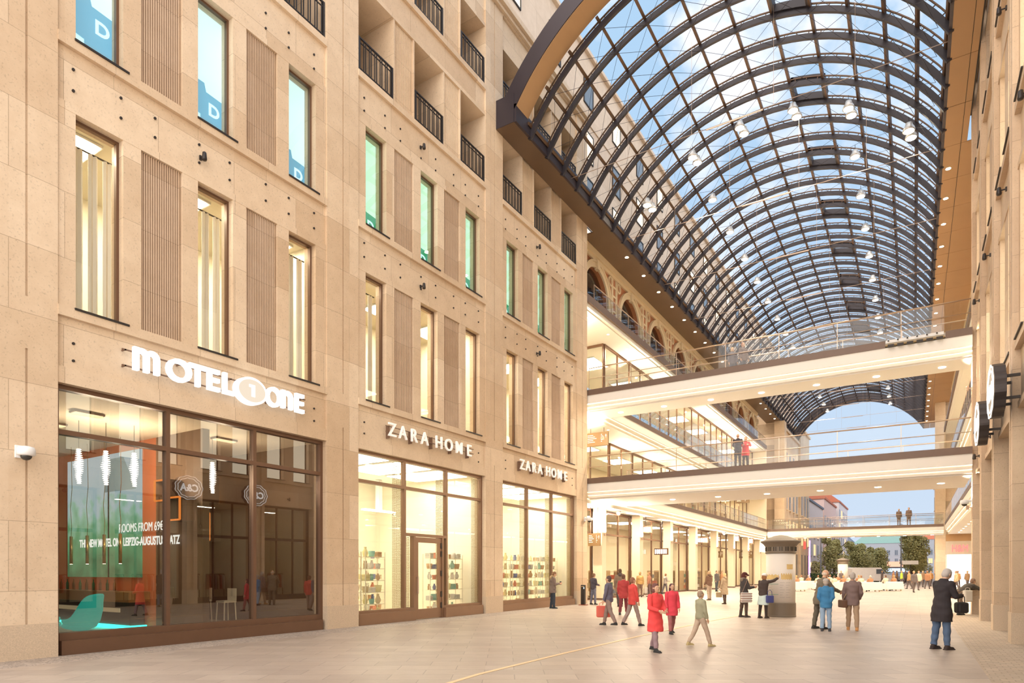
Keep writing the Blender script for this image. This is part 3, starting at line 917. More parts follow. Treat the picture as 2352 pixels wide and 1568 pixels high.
for k in range(len(RP) - 1):
    y0, y1 = RP[k][1], RP[k + 1][0]; W = y1 - y0
    for fl, (z0, z1) in enumerate(((6.99, 10.95), (12.43, 15.5), (17.03, 19.73), (20.93, 23.25))):
        for h in (0, 1):
            ya = y0 + .25 if h == 0 else y0 + W / 2 + .35; yb = y0 + W / 2 - .35 if h == 0 else y1 - .25
            r = win_root('%s window of the right stone facade, window storey %s, %s half of the %s bay from the front' %
                         (['lit', 'lit', 'dark', 'dark'][fl], ['one', 'two', 'three', 'four'][fl], ['near', 'far'][h], ORD[k]), (Q + .42, ya, z0))
            ww = yb - ya; hh = z1 - z0
            f = MB(); f.box(-.05, 0, 0, .05, .05, hh); f.box(-.05, ww - .05, 0, .05, ww, hh); f.box(-.05, .05, 0, .05, ww - .05, .05); f.box(-.05, .05, hh - .05, .05, ww - .05, hh)
            f.obj('window_frame', M_DARK, r)
            lit = fl < 2
            MB().box(.0, .05, .05, .03, ww - .05, hh - .05).obj('pane', M_WLITR if lit else pbr('dark_pane', (.10, .09, .08), .15), r)
            MB().box(-.42, -.03, -.02, 0, ww + .03, .012).obj('window_sill', M_DARK, r)
    # ground-floor shop front of every bay
    r = win_root('dark-framed shopfront of the right stone facade, %s bay from the front' % ORD[k], (Q + .5, y0, 0))
    f = MB(); f.box(-.08, 0, 0, .08, .09, 5.45); f.box(-.08, W - .09, 0, .08, W, 5.45); f.box(-.08, .09, 5.36, .08, W - .09, 5.45)
    f.box(-.08, .09, 0, .1, W - .09, .3); f.obj('window_frame', M_DARK, r)
    MB().box(-.06, .09, 3.45, .06, W - .09, 3.6).obj('transom', M_DARK, r)
    for u in (W * .33, W * .66): MB().box(-.05, u, .3, .05, u + .07, 5.36).obj('mullion', M_DARK, r)
    MB().box(-.006, .09, .3, .006, W - .09, 5.36).obj('pane', M_GLASS, r)
    # room with lit back wall
    rm = MB(); rm.box(Q + 4.2, y0 - .3, 0, Q + 4.3, y1 + .3, 5.4); rm.box(Q + .9, y0 - .5, 0, Q + 4.2, y0 - .4, 5.4); rm.box(Q + .9, y0 - .3, 5.3, Q + 4.2, y1 + .3, 5.4)
    o = struct(rm.obj('wall_shop', M_ROOM)); o['label'] = 'shop room behind the right facade, %s bay from the front' % ORD[k]
    t = thing('ceiling_light', 'long light panel in the shop behind the right facade, %s bay from the front' % ORD[k], 'light', (Q + 2.2, (y0 + y1) / 2, 5.24))
    MB().box(-.10, -.6, -.02, .10, .6, .02).obj('diffuser', M_OFFIT, t); MB().box(-.14, -.64, .0, .14, .64, .05).obj('light_frame', M_WHITE, t)
    # clothes rail with garments
    if k >= 2:
        for j in range(2):
            yy = y0 + .5 + j * 1.5
            cr = thing('clothes_rail', 'clothes rail inside the right shop, %s bay from the front, %s of two' % (ORD[k], ['near', 'far'][j]), 'rail', (Q + 2.4, yy, 0))
            q = MB(); q.tube((0, 0, 0), (0, 0, 1.5), .02, 6); q.tube((0, 1.1, 0), (0, 1.1, 1.5), .02, 6); q.tube((0, 0, 1.5), (0, 1.1, 1.5), .02, 6); q.obj('rail_frame', M_DARK, cr)
            for g in range(6):
                q = MB(); q.prism([(-.2, 0), (-.24, -.75), (.24, -.75), (.2, 0), (.06, .08), (-.06, .08)], 'Y', .1 + g * .17, .16 + g * .17)
                q.v = [(x, y, zz + 1.4) for x, y, zz in q.v]
                q.obj('garment', pbr('garment_%d' % (g % 4), [(.5, .1, .08), (.75, .68, .6), (.12, .14, .22), (.55, .42, .28)][g % 4], .9), cr)
# seal-shaped illuminated signs
M_SEAL = pbr('seal_case', (.06, .05, .05), .4, .3)
M_SEALF = pbr('seal_face', (.34, .28, .22), .5, var=.02, emit=(1, .86, .66), es=.06)
M_SEALT = emis('seal_light', (1.0, .97, .92), 1.8)
for i, (y, lab) in enumerate(((14.55, 'illuminated oval seal sign, nearest on the right facade'), (18.6, 'illuminated oval seal sign with glowing letters, larger of the two in view'), (22.45, 'illuminated oval seal sign with glowing letters, farther of the two in view'))):
    if i == 0: continue
    r = thing('shop_sign', lab, 'sign', (Q - .30, y, 5.86), group='oval seal signs')

    def oval(s, n=64):
        return [(.74 * s * math.cos(2 * PI * k / n) * (1 + .035 * math.cos(11 * 2 * PI * k / n)), .60 * s * math.sin(2 * PI * k / n) * (1 + .035 * math.cos(11 * 2 * PI * k / n))) for k in range(n)]
    MB().prism(oval(1), 'X', -.10, .12).obj('sign_case', M_SEAL, r)
    MB().prism(oval(.985), 'X', -.115, -.10).obj('sign_face', M_SEALF, r)

    def ring(s0, s1, name, x0=-.13, x1=-.115):
        a, b = oval(s0), oval(s1); n = len(a); vs = []; fs = []
        for xx in (x0, x1):
            vs += [(xx, u, v) for u, v in a] + [(xx, u, v) for u, v in b]
        for k in range(n):
            k2 = (k + 1) % n
            fs += [(k, k2, n + k2, n + k), (2 * n + k, 3 * n + k, 3 * n + k2, 2 * n + k2), (k, 2 * n + k, 2 * n + k2, k2), (n + k, n + k2, 3 * n + k2, 3 * n + k)]
        MB().add(vs, fs).obj(name, M_SEALT, r)
    ring(.99, .955, 'rim_light'); ring(.80, .765, 'inner_ring')
    text_obj('sign_lettering', 'C&A', .50, M_SEALT, (-.12, .50, -.17), (0, -1, 0), (0, 0, 1), r, .008, .016, .95)
    for zz in (-.25, .25):
        for yy in (-.35, .35): MB().box(.12, yy - .03, zz - .03, .40, yy + .03, zz + .03).obj('bracket', M_DARK, r)
for k, (y, z) in enumerate(((13.2, 5.2), (16.9, 11.6), (20.9, 11.6), (25.0, 11.6), (29.0, 11.6), (16.9, 16.3), (20.9, 16.3), (29.0, 5.9), (25.0, 5.9))):
    spot(y, z, 'black spotlight on the right facade, ' + ['low and nearest', 'middle band, nearest', 'middle band, second', 'middle band, third', 'middle band, farthest', 'upper band, near', 'upper band, far', 'lowest band, farthest', 'lowest band, second last'][k], x=Q + .12, d=-1)
dome_camera((Q + .02, 30.7, 4.4), 'white dome security camera on the far end pier of the right facade', d=-1)
# loop of cable on a hook, concrete block at the foot of the pier
r = thing('cable_loop', 'coiled dark cable hanging beside the right shopfront', 'cable', (Q + .12, 19.55, 4.0))
q = MB(); q.path([(.0, .09 * math.cos(2 * PI * k / 14), .10 * math.sin(2 * PI * k / 14)) for k in range(15)], .008, 5); q.obj('coil', M_DARK, r)
MB().path([(0, 0, .1), (.02, .02, .7), (.03, .03, 1.3)], .007, 5).obj('hanging_cable', M_DARK, r)
r = thing('concrete_block', 'pale concrete block with a slot in it, on the setts at the bottom right', 'block', (1.77, 12.0, 0))
q = MB(); q.prism([(-.28, 0), (-.12, 0), (-.12, .14), (.12, .14), (.12, 0), (.28, 0), (.28, .2), (.24, .26), (-.24, .26), (-.28, .2)], 'Y', -.2, .25)
q.obj('block_body', pbr('concrete', (.60, .52, .42), .8, var=.15, scale=9, bump=.2), r)
# ================================================================ MALL GALLERIES AND BRIDGES
M_STRIP = pbr('bronze_edge', (.17, .115, .09), .45, .25, var=.08)
M_CEIL = pbr('white_soffit', (.93, .89, .80), .6, var=.01)
M_FASC = pbr('white_fascia', (.90, .87, .82), .55, var=.01)
XL = -14.5; XR = 2.6
M_COVE = emis('cove_light', (1.0, .74, .40), 3.5)
M_GFLOOR = pbr('gallery_floor', (.80, .70, .56), .35, var=.04)


def deck(side, z, y0, y1, depth, soff, label, cove=True):
    s = -1 if side == 'left' else 1
    X = XL if side == 'left' else XR
    m = MB(); m.box(X, y0, z - .28, X + s * depth, y1, z)
    o = struct(m.obj('floor_gallery', M_STRIP)); o['label'] = label
    m = MB()
    m.box(X + s * .03, y0, z - .75, X + s * .4, y1, z - .28)
    m.box(X + s * .16, y0, z - .95, X + s * .5, y1, z - .75)
    m.box(X + s * .30, y0, soff, X + s * .6, y1, z - .95)
    m.box(X + s * .6, y0, soff, X + s * depth, y1, soff + .06)
    m.obj('ceiling', M_CEIL, o)
    MB().box(X + s * .12, y0 + .02, z, X + s * depth, y1 - .02, z + .012).obj('floor_finish', M_GFLOOR, o)
    m = MB(); m.box(X + s * .135, y0, z - .768, X + s * .16, y1, z - .752); m.box(X + s * .275, y0, z - .968, X + s * .30, y1, z - .952)
    m.obj('cove_light', M_COVE, o)
    return o


deck('left', 6.5, 30.3, 79, 7.4, 5.32, 'white-edged first gallery deck on the left of the passage')
deck('left', 11.1, 30.3, 79, 7.4, 9.98, 'white-edged second gallery deck on the left of the passage')
deck('right', 6.5, 31.25, 77, 6, 5.32, 'white-edged first gallery deck on the right of the passage')
deck('right', 11.1, 31.25, 77, 6, 9.98, 'white-edged second gallery deck on the right of the passage')
for side, s, X in (('left', -1, XL), ('right', 1, XR)):
    m = MB(); m.box(X, 30.3, 15.86, X + s * .35, 79, 16.25); o = struct(m.obj('trim_1' if s < 0 else 'trim_2', M_STRIP)); o['label'] = 'brown edge band of the third gallery on the ' + side
    m = MB(); m.box(X + s * .3, 30.3, 15.6, X + s * 6.5, 79, 15.7); m.box(X + s * .12, 30.3, 15.66, X + s * .5, 79, 15.86); m.box(X + s * .3, 30.3, 16.1, X + s * .62, 79, 16.24)
    m.obj('ceiling', M_CEIL, o)

# glass balustrades
rail_mesh = {}


def balustrade(name_label, p0, p1, h=1.12, step=1.6, mid=True):
    p0 = Vector(p0); p1 = Vector(p1); d = p1 - p0; L = d.length; d.normalize()
    r = thing('glass_balustrade', name_label, 'balustrade', p0, math.atan2(d.y, d.x))
    MB().tube((0, 0, h), (L, 0, h), .028, 8).obj('handrail', M_CHROME, r, True)
    if mid: MB().tube((0, -.07, h * .5), (L, -.07, h * .5), .016, 6).obj('lower_rail', M_CHROME, r, True)
    n = max(1, round(L / step)); w = L / n
    pane = MB().box(.012, -.008, .03, w - .012, .008, h - .05).mesh('pane', M_GLASS_B)
    post = MB().box(-.012, -.02, 0, .012, .02, h).mesh('post', M_CHROME)
    for k in range(n):
        o = bpy.data.objects.new('pane', pane); COL.objects.link(o); o.parent = r; o.location = (k * w, 0, 0)
        o = bpy.data.objects.new('post', post); COL.objects.link(o); o.parent = r; o.location = (k * w, 0, 0)
    return r


balustrade('glass balustrade along the first left gallery', (XL - .06, 36.2, 6.5), (XL - .06, 78.6, 6.5))
balustrade('glass balustrade along the second left gallery', (XL - .06, 33.4, 11.1), (XL - .06, 78.6, 11.1))
balustrade('glass balustrade under the arched wall on the left', (XL - .06, 31.5, 16.25), (XL - .06, 78.6, 16.25), .8, mid=False)
balustrade('glass balustrade along the first right gallery', (XR + .06, 36.2, 6.5), (XR + .06, 76.8, 6.5))
balustrade('glass balustrade along the second right gallery', (XR + .06, 33.4, 11.1), (XR + .06, 76.8, 11.1))


def bridge(label, y0, y1, z, x0, x1, gap=None, far='far'):
    b = thing('footbridge', label, 'bridge', ((x0 + x1) / 2, y0, z))
    ox = (x0 + x1) / 2; a, c = x0 - ox, x1 - ox; W = y1 - y0
    m = MB()
    if gap:
        m.box(a, 0, -.28, gap[0] - ox, .08, 0); m.box(gap[1] - ox, 0, -.28, c, .08, 0)
    else: m.box(a, 0, -.28, c, .08, 0)
    m.box(a, W - .08, -.28, c, W, 0); m.obj('edge_strip', M_STRIP, b)
    MB().box(a, .08, -.2, c, W - .08, -.02).obj('deck', M_GFLOOR, b)
    m = MB()
    for u in (.135, W - .16): m.box(a, u, -.718, c, u + .025, -.702)
    for u in (.275, W - .30): m.box(a, u, -.878, c, u + .025, -.862)
    m.obj('cove_light', M_COVE, b)
    m = MB()
    for u, v, za, zb in ((.04, .5, -.70, -.28), (.16, .6, -.86, -.70), (.30, .7, -1.0, -.86)):
        m.box(a, u, za, c, v, zb); m.box(a, W - v, za, c, W - u, zb)
    m.box(a, .44, -1.06, c, W - .44, -.98); m.obj('fascia', M_FASC, b)
    n = 7
    for k in range(n):
        q = MB(); xx = a + (k + .6) * (c - a) / n
        q.lathe([(.13, -.018), (.14, 0)], (xx, W * .5, -1.058), 12); q.obj('underside_lamp', M_LAMP_S, b)
    return b


bridge('upper white footbridge across the passage with a gap in its dark edge', 30.35, 32.95, 11.1, XL + .0, 1.92, gap=(-1.0, 1.05))
bridge('middle white footbridge across the passage at first gallery height', 30.35, 35.7, 6.5, XL + .0, 1.92)
bridge('far white footbridge across the passage with two men in suits on it', 79.0, 81.6, 6.5, XL, XR)
for nm, y, z, x1 in (('near side of the upper footbridge', 30.42, 11.1, 1.88), ('far side of the upper footbridge', 32.88, 11.1, 1.88), ('near side of the middle footbridge', 30.42, 6.5, 1.88),
                     ('far side of the middle footbridge', 35.62, 6.5, 1.88), ('near side of the far footbridge', 79.1, 6.5, XR), ('far side of the far footbridge', 81.5, 6.5, XR)):
    balustrade('glass balustrade on the ' + nm, (-14.35, y, z), (x1, y, z), step=2.3)
# open conduit with spotlights in the gap of the upper bridge
r = thing('floodlight_tray', 'open tray with small floodlights in the gap of the upper bridge edge', 'lighting', (-1.0, 30.3, 10.86))
MB().box(.02, 0, 0, 2.03, .06, .05).obj('tray', pbr('ochre_tray', (.38, .26, .12), .7), r)
MB().box(.02, .02, .12, 2.0, .05, .24).obj('cable_duct', M_WHITE, r)
for k in range(6):
    MB().box(.1 + k * .33, -.10, -.06, .32 + k * .33, 0, .03).obj('floodlight', M_DARK, r)
    MB().ball((.12 + k * .33, -.03, .20), .03).obj('socket', M_DARK, r)

# arched wall under the roof
M_ARCS = pbr('arch_stone', (.72, .58, .38), .6, var=.06, scale=2)
M_ARCB = pbr('arch_brick', (.42, .17, .08), .8, var=.25, scale=14)
M_ARCG = glass('arch_glass', (.28, .25, .2), 1.3, 1.6, .12)
for side, s, X in (('left', -1, -15.2), ('right', 1, 3.3)):
    pit = 5.1; c0 = 33.1
    z0, z1, zc, R = 16.25, 19.6, 17.1, 1.62
    back = MB(); surr = MB()
    # wall body made of piers and spandrels around each arch opening
    body = MB()
    for k in range(9):
        c = c0 + k * pit; a, b = c - pit / 2, c + pit / 2
        body.box(X, a, z0, X + s * .4, c - R, z1); body.box(X, c + R, z0, X + s * .4, b, z1)
        n = 14
        for j in range(n):
            t0, t1 = PI * j / n, PI * (j + 1) / n
            ya, yb = c - R * math.cos(t0), c - R * math.cos(t1)
            za, zb = zc + R * math.sin(t0), zc + R * math.sin(t1)
            body.prism([(ya, za), (yb, zb), (yb, z1), (ya, z1)], 'X', X, X + s * .4)
    aw = struct(body.obj('wall_arcade_' + side, M_ARCB)); aw['label'] = 'arched stone and brick wall under the %s foot of the roof' % side
    fr = MB()
    fr.box(X - s * .10, c0 - pit / 2, 19.05, X, c0 + 8.5 * pit, 19.25); fr.box(X - s * .2, c0 - pit / 2, 19.25, X, c0 + 8.5 * pit, 19.6)
    fr.box(X - s * .06, c0 - pit / 2, z0, X, c0 + 8.5 * pit, z0 + .15)
    for k in range(9):
        c = c0 + k * pit; n = 18
        arcs = [(PI * j / n) for j in range(n + 1)]
        for (ra, rb, th) in ((R - .02, R + .26, .10), (R + .26, R + .36, .16)):
            for j in range(n):
                t0, t1 = arcs[j], arcs[j + 1]
                P4 = [(c - ra * math.cos(t0), zc + ra * math.sin(t0)), (c - ra * math.cos(t1), zc + ra * math.sin(t1)), (c - rb * math.cos(t1), zc + rb * math.sin(t1)), (c - rb * math.cos(t0), zc + rb * math.sin(t0))]
                P4 = [(u, min(v, 19.1)) for u, v in P4]
                fr.prism(P4, 'X', X - s * th, X)
        for e in (-1, 1):
            ya = c + e * (R - .02); yb = c + e * (R + .28); fr.box(X - s * .10, min(ya, yb), z0, X, max(ya, yb), zc)
        # medallion rings between arches and frames of the brick panels
        m0 = c + pit / 2
        for e in (-1, 1):
            yc = m0 + e * .62
            for j in range(16):
                t0, t1 = 2 * PI * j / 16, 2 * PI * (j + 1) / 16
                fr.prism([(yc + .30 * math.cos(t0), 18.72 + .30 * math.sin(t0)), (yc + .30 * math.cos(t1), 18.72 + .30 * math.sin(t1)),
                          (yc + .21 * math.cos(t1), 18.72 + .21 * math.sin(t1)), (yc + .21 * math.cos(t0), 18.72 + .21 * math.sin(t0))], 'X', X - s * .1, X)
        fr.box(X - s * .07, m0 - .42, z0, X, m0 - .20, 19.05); fr.box(X - s * .07, m0 + .20, z0, X, m0 + .42, 19.05)
        for zz in (17.05, 17.95, 18.5): fr.box(X - s * .07, m0 - .2, zz, X, m0 + .2, zz + .12)
        fr.prism([(c - .14, 18.6), (c + .14, 18.6), (c + .2, 19.1), (c - .2, 19.1)], 'X', X - s * .22, X)
    fr.obj('arch_moulding', M_ARCS, aw)
    m = MB()
    for k in range(9):
        c = c0 + k * pit; m.box(X + s * .25, c - R - .1, z0, X + s * .28, c + R + .1, zc + R + .1)
    m.obj('arch_glazing', M_ARCG, aw)
    m = MB(); m.box(X + s * .9, 30.5, z0, X + s * 1.0, 79, 19.6); m.obj('dark_backing', pbr('dark_loft', (.07, .055, .045), .8), aw)

# ---- left shop rows
M_SHLT = emis('shop_light_panel', (1.0, .86, .62), 15)
COLY = [34.2, 40.2, 46.4, 52.8, 59.4, 65.9, 72.4, 78.6]
for k, y in enumerate(COLY):
    r = thing('gallery_column', 'square cream column under the left gallery, %s from the stone facade' % ORD[k], 'column', (-15.45, y, 0), group='left passage columns')
    MB().bbox(-.28, -.3, 0, .28, .3, 5.32, .01).obj('shaft', M_CREAM, r)
    MB().box(-.32, -.34, 0, .32, .34, .12).obj('column_base', M_STRIP, r)


def glazed_front(label, ax, pos, a, b, z0, z1, step, tr=None, gm=None, fm=None, facing=1):
    """row of full-height glazing along one axis ('Y': plane X = pos; 'X': plane Y = pos)"""
    L = b - a; n = max(1, round(L / step)); w = L / n
    r = win_root(label, (pos, a, z0) if ax == 'Y' else (a, pos, z0))
    if ax == 'X': r.rotation_euler = (0, 0, -PI / 2)
    h = z1 - z0; gm = gm or M_GLASS; fm = fm or M_BRONZE
    # local: runs along +Y
    f = MB(); f.box(-.06, 0, h - .14, .06, L, h); f.box(-.06, 0, 0, .06, L, .12); f.obj('window_frame', fm, r)
    if tr: MB().box(-.05, 0, tr - .05, .05, L, tr + .05).obj('transom', fm, r)
    for k in range(n + 1):
        y = min(max(k * w, .04), L - .04); MB().box(-.05, y - .035, .12, .05, y + .035, h - .14).obj('mullion', fm, r)
    for k in range(n): MB().box(-.006, k * w + .04, .12, .006, (k + 1) * w - .04, h - .14).obj('pane', gm, r)
    if ax == 'X': r.rotation_euler = (0, 0, -PI / 2)
    return r


for k in range(len(COLY) - 1):
    glazed_front('tall shopfront behind the left columns, bay %s from the stone facade' % ORD[k], 'Y', -15.95, COLY[k] - .05, COLY[k + 1] - .15, 0, 5.3, 1.9, 3.9)
glazed_front('narrow shopfront right behind the end corner of the stone facade', 'Y', -15.95, 30.6, 34.1, 0, 5.3, 1.7, 3.9)
glazed_front('dark-framed glazing along the first left gallery', 'Y', -16.75, 38.6, 78.9, 6.5, 9.98, 2.0)
glazed_front('dark-framed glazing turning into the side corridor, first gallery', 'X', 38.5, -22, -16.75, 6.5, 9.98, 1.3)
glazed_front('dark-framed glazing along the second left gallery', 'Y', -16.1, 36.3, 78.9, 11.1, 15.6, 2.0)
glazed_front('dark-framed glazing turning into the side corridor, second gallery', 'X', 36.2, -22, -16.1, 11.1, 15.6, 1.5)
glazed_front('glazing along the first right gallery', 'Y', 5.6, 31.6, 76.9, 6.5, 9.98, 2.4)
glazed_front('glazing along the second right gallery', 'Y', 5.6, 31.6, 76.9, 11.1, 15.6, 2.4)
glazed_front('tall shopfront on the right of the passage', 'Y', 5.6, 31.6, 76.9, 0, 5.3, 2.4, 3.9)
# back walls, floors
m = MB()
m.box(-22.2, 30.3, 0, -22, 79.4, 15.7); m.box(-22, 79.0, 0, -14.6, 79.4, 16.2); m.box(-22, 30.0, 0, -15.0, 30.28, 19.6)
o = struct(m.obj('wall_mall_left', M_CREAM)); o['label'] = 'cream back wall of the left shops'
m = MB(); m.box(9, 31.2, 0, 9.2, 80, 19.6); m.box(8.6, 77, 0, 9, 80, 19.6)
o = struct(m.obj('wall_mall_right', M_CREAM)); o['label'] = 'cream back wall of the right shops'
# shop lighting: panels in the ceilings of all floors
for fl, (zc, xs) in enumerate(((5.26, (-18.6,)), (9.93, (-19.0,)), (15.54, (-18.4,)))):
    for k in range(8):
        y = 33 + k * 6.2
        t = thing('ceiling_light', 'light panel in the left shops, %s floor, %s from the stone facade' % (['ground', 'first', 'second'][fl], ORD[k]), 'light', (xs[0], y, zc), group='left shop light panels')
        MB().box(-.75, -1.1, -.02, .75, 1.1, .02).obj('diffuser', M_SHLT, t); MB().box(-.81, -1.16, 0, .81, 1.16, .045).obj('light_frame', M_WHITE, t)
for fl, zc in enumerate((5.26, 9.93, 15.54)):
    for k in range(6):
        t = thing('ceiling_light', 'light panel in the right shops, %s floor, %s from the front' % (['ground', 'first', 'second'][fl], ORD[k]), 'light', (7.2, 35 + k * 7, zc), group='right shop light panels')
        MB().box(-.9, -2, -.02, .9, 2, .02).obj('diffuser', M_SHLT, t); MB().box(-.96, -2.06, 0, .96, 2.06, .045).obj('light_frame', M_WHITE, t)
# soffit downlights of the galleries
for fl, zc in enumerate((5.318, 9.978, 15.598)):
    for k in range(16):
        x = -15.25
        downlight((x, 32 + k * 2.95, zc), 'small downlight in the left gallery soffit, %s floor, %s' % (['ground', 'first', 'second'][fl], ORD[k] + ' along' if k < 12 else 'toward the far end'), 'left gallery downlights', M_LAMP_S, .07)
for fl, zc in enumerate((5.318, 9.978)):
    for k in range(14):
        downlight((3.6, 33 + k * 3.1, zc), 'small downlight in the right gallery soffit, %s floor, %s' % (['ground', 'first'][fl], ORD[k] + ' along' if k < 12 else 'toward the far end'), 'right gallery downlights', M_LAMP_S, .07)
# display furniture inside the left shops, in sight of the glazing
M_WOODD = pbr('display_wood', (.45, .30, .16), .6, var=.2)
M_GDS = [pbr('goods_%d' % i, c, .8, var=.1) for i, c in enumerate([(.55, .10, .06), (.8, .72, .6), (.15, .17, .25), (.50, .40, .25), (.15, .30, .22), (.8, .5, .15)])]
for fl, (z, x, y0) in enumerate(((0, -17.6, 32), (6.5, -18.4, 41), (11.1, -18.0, 39))):
    for k in range(11 if fl == 0 else 9):
        y = y0 + k * 4.1
        if y > 77: break
        r = thing('display_shelf', 'wooden display shelf in the left shops, %s floor, %s from the near end' % (['ground', 'first', 'second'][fl], ORD[k]), 'shelf', (x, y, z + .0), group='shop display shelves')
        MB().box(-.2, 0, 0, .2, .05, 1.7).obj('side_panel', M_WOODD, r); MB().box(-.2, 1.55, 0, .2, 1.6, 1.7).obj('side_panel', M_WOODD, r)
        for j in range(4):
            MB().box(-.2, .05, .1 + j * .5, .2, 1.55, .13 + j * .5).obj('shelf_board', M_WOODD, r)
            if j < 3: MB().box(-.15, .15, .13 + j * .5, .15, .6 + (k + j) % 3 * .35, .40 + j * .5).obj('stock', M_GDS[(k + j * 2 + fl) % 6], r)
# illuminated blade signs in front of the left shops (lettering too small to read)
M_GLOW = emis('blade_text', (1.0, .93, .86), 3.5)
for k, (x, y, z, w, hh, lab) in enumerate(((-15.7, 31.6, 4.35, 1.0, .3, 'nearest the stone facade'), (-15.15, 40.9, 4.3, .9, .3, 'third bay'), (-15.15, 44.0, 2.9, 1.0, .3, 'low over a doorway'), (-15.15, 53.9, 4.1, 1.3, .3, 'fifth bay'),
                                      (-15.15, 66.5, 4.7, .7, .45, 'small square, seventh bay'), (-15.15, 73.0, 4.7, .7, .45, 'small square, last bay'))):
    r = thing('shop_sign', 'small glowing white shop sign in front of the left columns, ' + lab, 'sign', (x, y, z), group='small glowing shop signs')
    MB().box(-w / 2, 0, -.08, w / 2, .10, hh + .08).obj('sign_panel', M_BRONZE, r)
    n = 6
    for j in range(n):
        MB().box(-w / 2 + .06 + j * (w - .1) / n, -.03, .0, -w / 2 + .02 + (j + .85) * (w - .1) / n, 0, hh).obj('glowing_letter', M_GLOW, r)
    MB().tube((0, .05, hh + .08), (0, .05, 5.32 - z), .02, 6).obj('hanger', M_DARK, r)
# hanging wayfinding signs
M_WAY = pbr('wayfinding_panel', (.20, .12, .05), .5, var=.04)
M_WAYT = pbr('wayfinding_print', (.9, .85, .75), .6, emit=(1, .9, .75), es=.4)
for (x0, x1, y, z0, z1, zc, lab) in ((-16.3, -14.9, 34.2, 8.95, 9.72, 9.98, 'first gallery, nearest'), (-15.75, -15.0, 33.3, 3.1, 3.82, 5.32, 'ground floor, beside the end of the stone facade'),
                                     (-16.3, -14.9, 71.5, 8.95, 9.7, 9.98, 'first gallery, far'), (-16.2, -14.8, 72.6, 3.05, 3.8, 5.32, 'ground floor, far'), (-15.6, -14.95, 60.5, 2.9, 3.5, 5.32, 'ground floor, middle')):
    r = thing('wayfinding_sign', 'brown hanging wayfinding sign, left side, ' + lab, 'sign', ((x0 + x1) / 2, y, z0))
    w = (x1 - x0) / 2; h = z1 - z0
    MB().box(-w, -.04, 0, w, .04, h).obj('sign_panel', M_WAY, r)
    for e in (-1, 1): MB().tube((e * w * .6, 0, h), (e * w * .6, 0, zc - z0), .015, 6).obj('hanger', M_BRONZE, r)
    q = MB()
    for j in range(5):
        q.box(-w * .85, -.05, h * (.80 - j * .13), -w * .85 + w * (.5 + .3 * ((j * 7) % 3) / 2), -.04, h * (.84 - j * .13))
        q.box(w * .35, -.05, h * (.80 - j * .13), w * (.45 + .1 * (j % 2)), -.04, h * (.85 - j * .13))
    q.prism([(w * .72, h * .68), (w * .80, h * .84), (w * .88, h * .68), (w * .82, h * .72), (w * .82, h * .55), (w * .78, h * .55), (w * .78, h * .72)], 'Y', -.05, -.04)
    q.obj('print', M_WAYT, r)
# white dome camera heads under the ground-floor soffit
for k, (x, y) in enumerate(((-15.2, 36.4), (-15.2, 62.0))):
    r = thing('ceiling_speaker', 'small white dome under the left gallery soffit, %s' % ['nearer', 'farther'][k], 'dome', (x, y, 5.2))
    MB().lathe([(.05, -.14), (.13, -.08), (.15, .0), (.15, .12)], (0, 0, 0), 16).obj('dome_body', M_WHITE, r, True)
# ---- H&M shop front facing the passage at the right
r = win_root('bright white shopfront under pink letters facing the passage', (2.7, 77.0, 0))
MB().box(0, .05, 4.62, 6, .4, 5.32).obj('brown_band', M_SOFF, r)
MB().box(0, .05, 3.3, 6, .3, 4.62).obj('sign_band', pbr('grey_sign_band', (.70, .62, .52), .6), r)
MB().box(0, .2, .1, 6, .3, 3.3).obj('lit_window', emis('white_shop_window', (1, .96, .90), 2.4), r)
for k in range(3): MB().box(k * 2.9, .0, 0, k * 2.9 + .12, .2, 3.3).obj('mullion', M_WHITE, r)
hm = thing('shop_sign', 'pink-red slanted letters over the bright white shopfront', 'sign', (3.15, 77.0, 3.55))
t = text_obj('sign_lettering', 'H&M', 1.05, emis('pink_letters', (1.0, .22, .20), 1.3), (0, 0, 0), (1, 0, .0), (.0, 0, 1), hm, .03, .0, .62)
# ---- end pillars of the mall
for x0, x1, lab in ((-14.2, -13.05, 'left'), (1.94, 2.85, 'right')):
    r = thing('stone_pillar', 'tall pale stone pillar behind the far footbridge, %s side' % lab, 'pillar', ((x0 + x1) / 2, 82.6, 0))
    w = (x1 - x0) / 2; MB().bbox(-w, -.7, 0, w, .7, 19.6, .02).obj('shaft', M_STONE_F, r)
m = MB(); m.box(-24, 82.4, 0, -14.2, 83.8, 20.5); o = struct(m.obj('wall_end_left', M_STONE_F)); o['label'] = 'pale stone end wall at the left beyond the far footbridge'
m = MB(); m.box(2.85, 82.4, 0, 9, 96, 19.6); o = struct(m.obj('wall_end_right', M_STONE_F)); o['label'] = 'pale stone end wall at the right beyond the far footbridge'


def lamp_light(parent, kind, energy, col, size, loc=(0, 0, -.03), ang=None):
    ld = bpy.data.lights.new('lamp_light', kind); ld.energy = energy; ld.color = col
    if kind == 'AREA': ld.shape = 'DISK'; ld.size = size
    elif kind == 'SPOT': ld.spot_size = math.radians(ang); ld.spot_blend = .6; ld.shadow_soft_size = size
    else: ld.shadow_soft_size = size
    o = bpy.data.objects.new('lamp_light', ld); COL.objects.link(o); o.parent = parent; o.location = loc
    return o


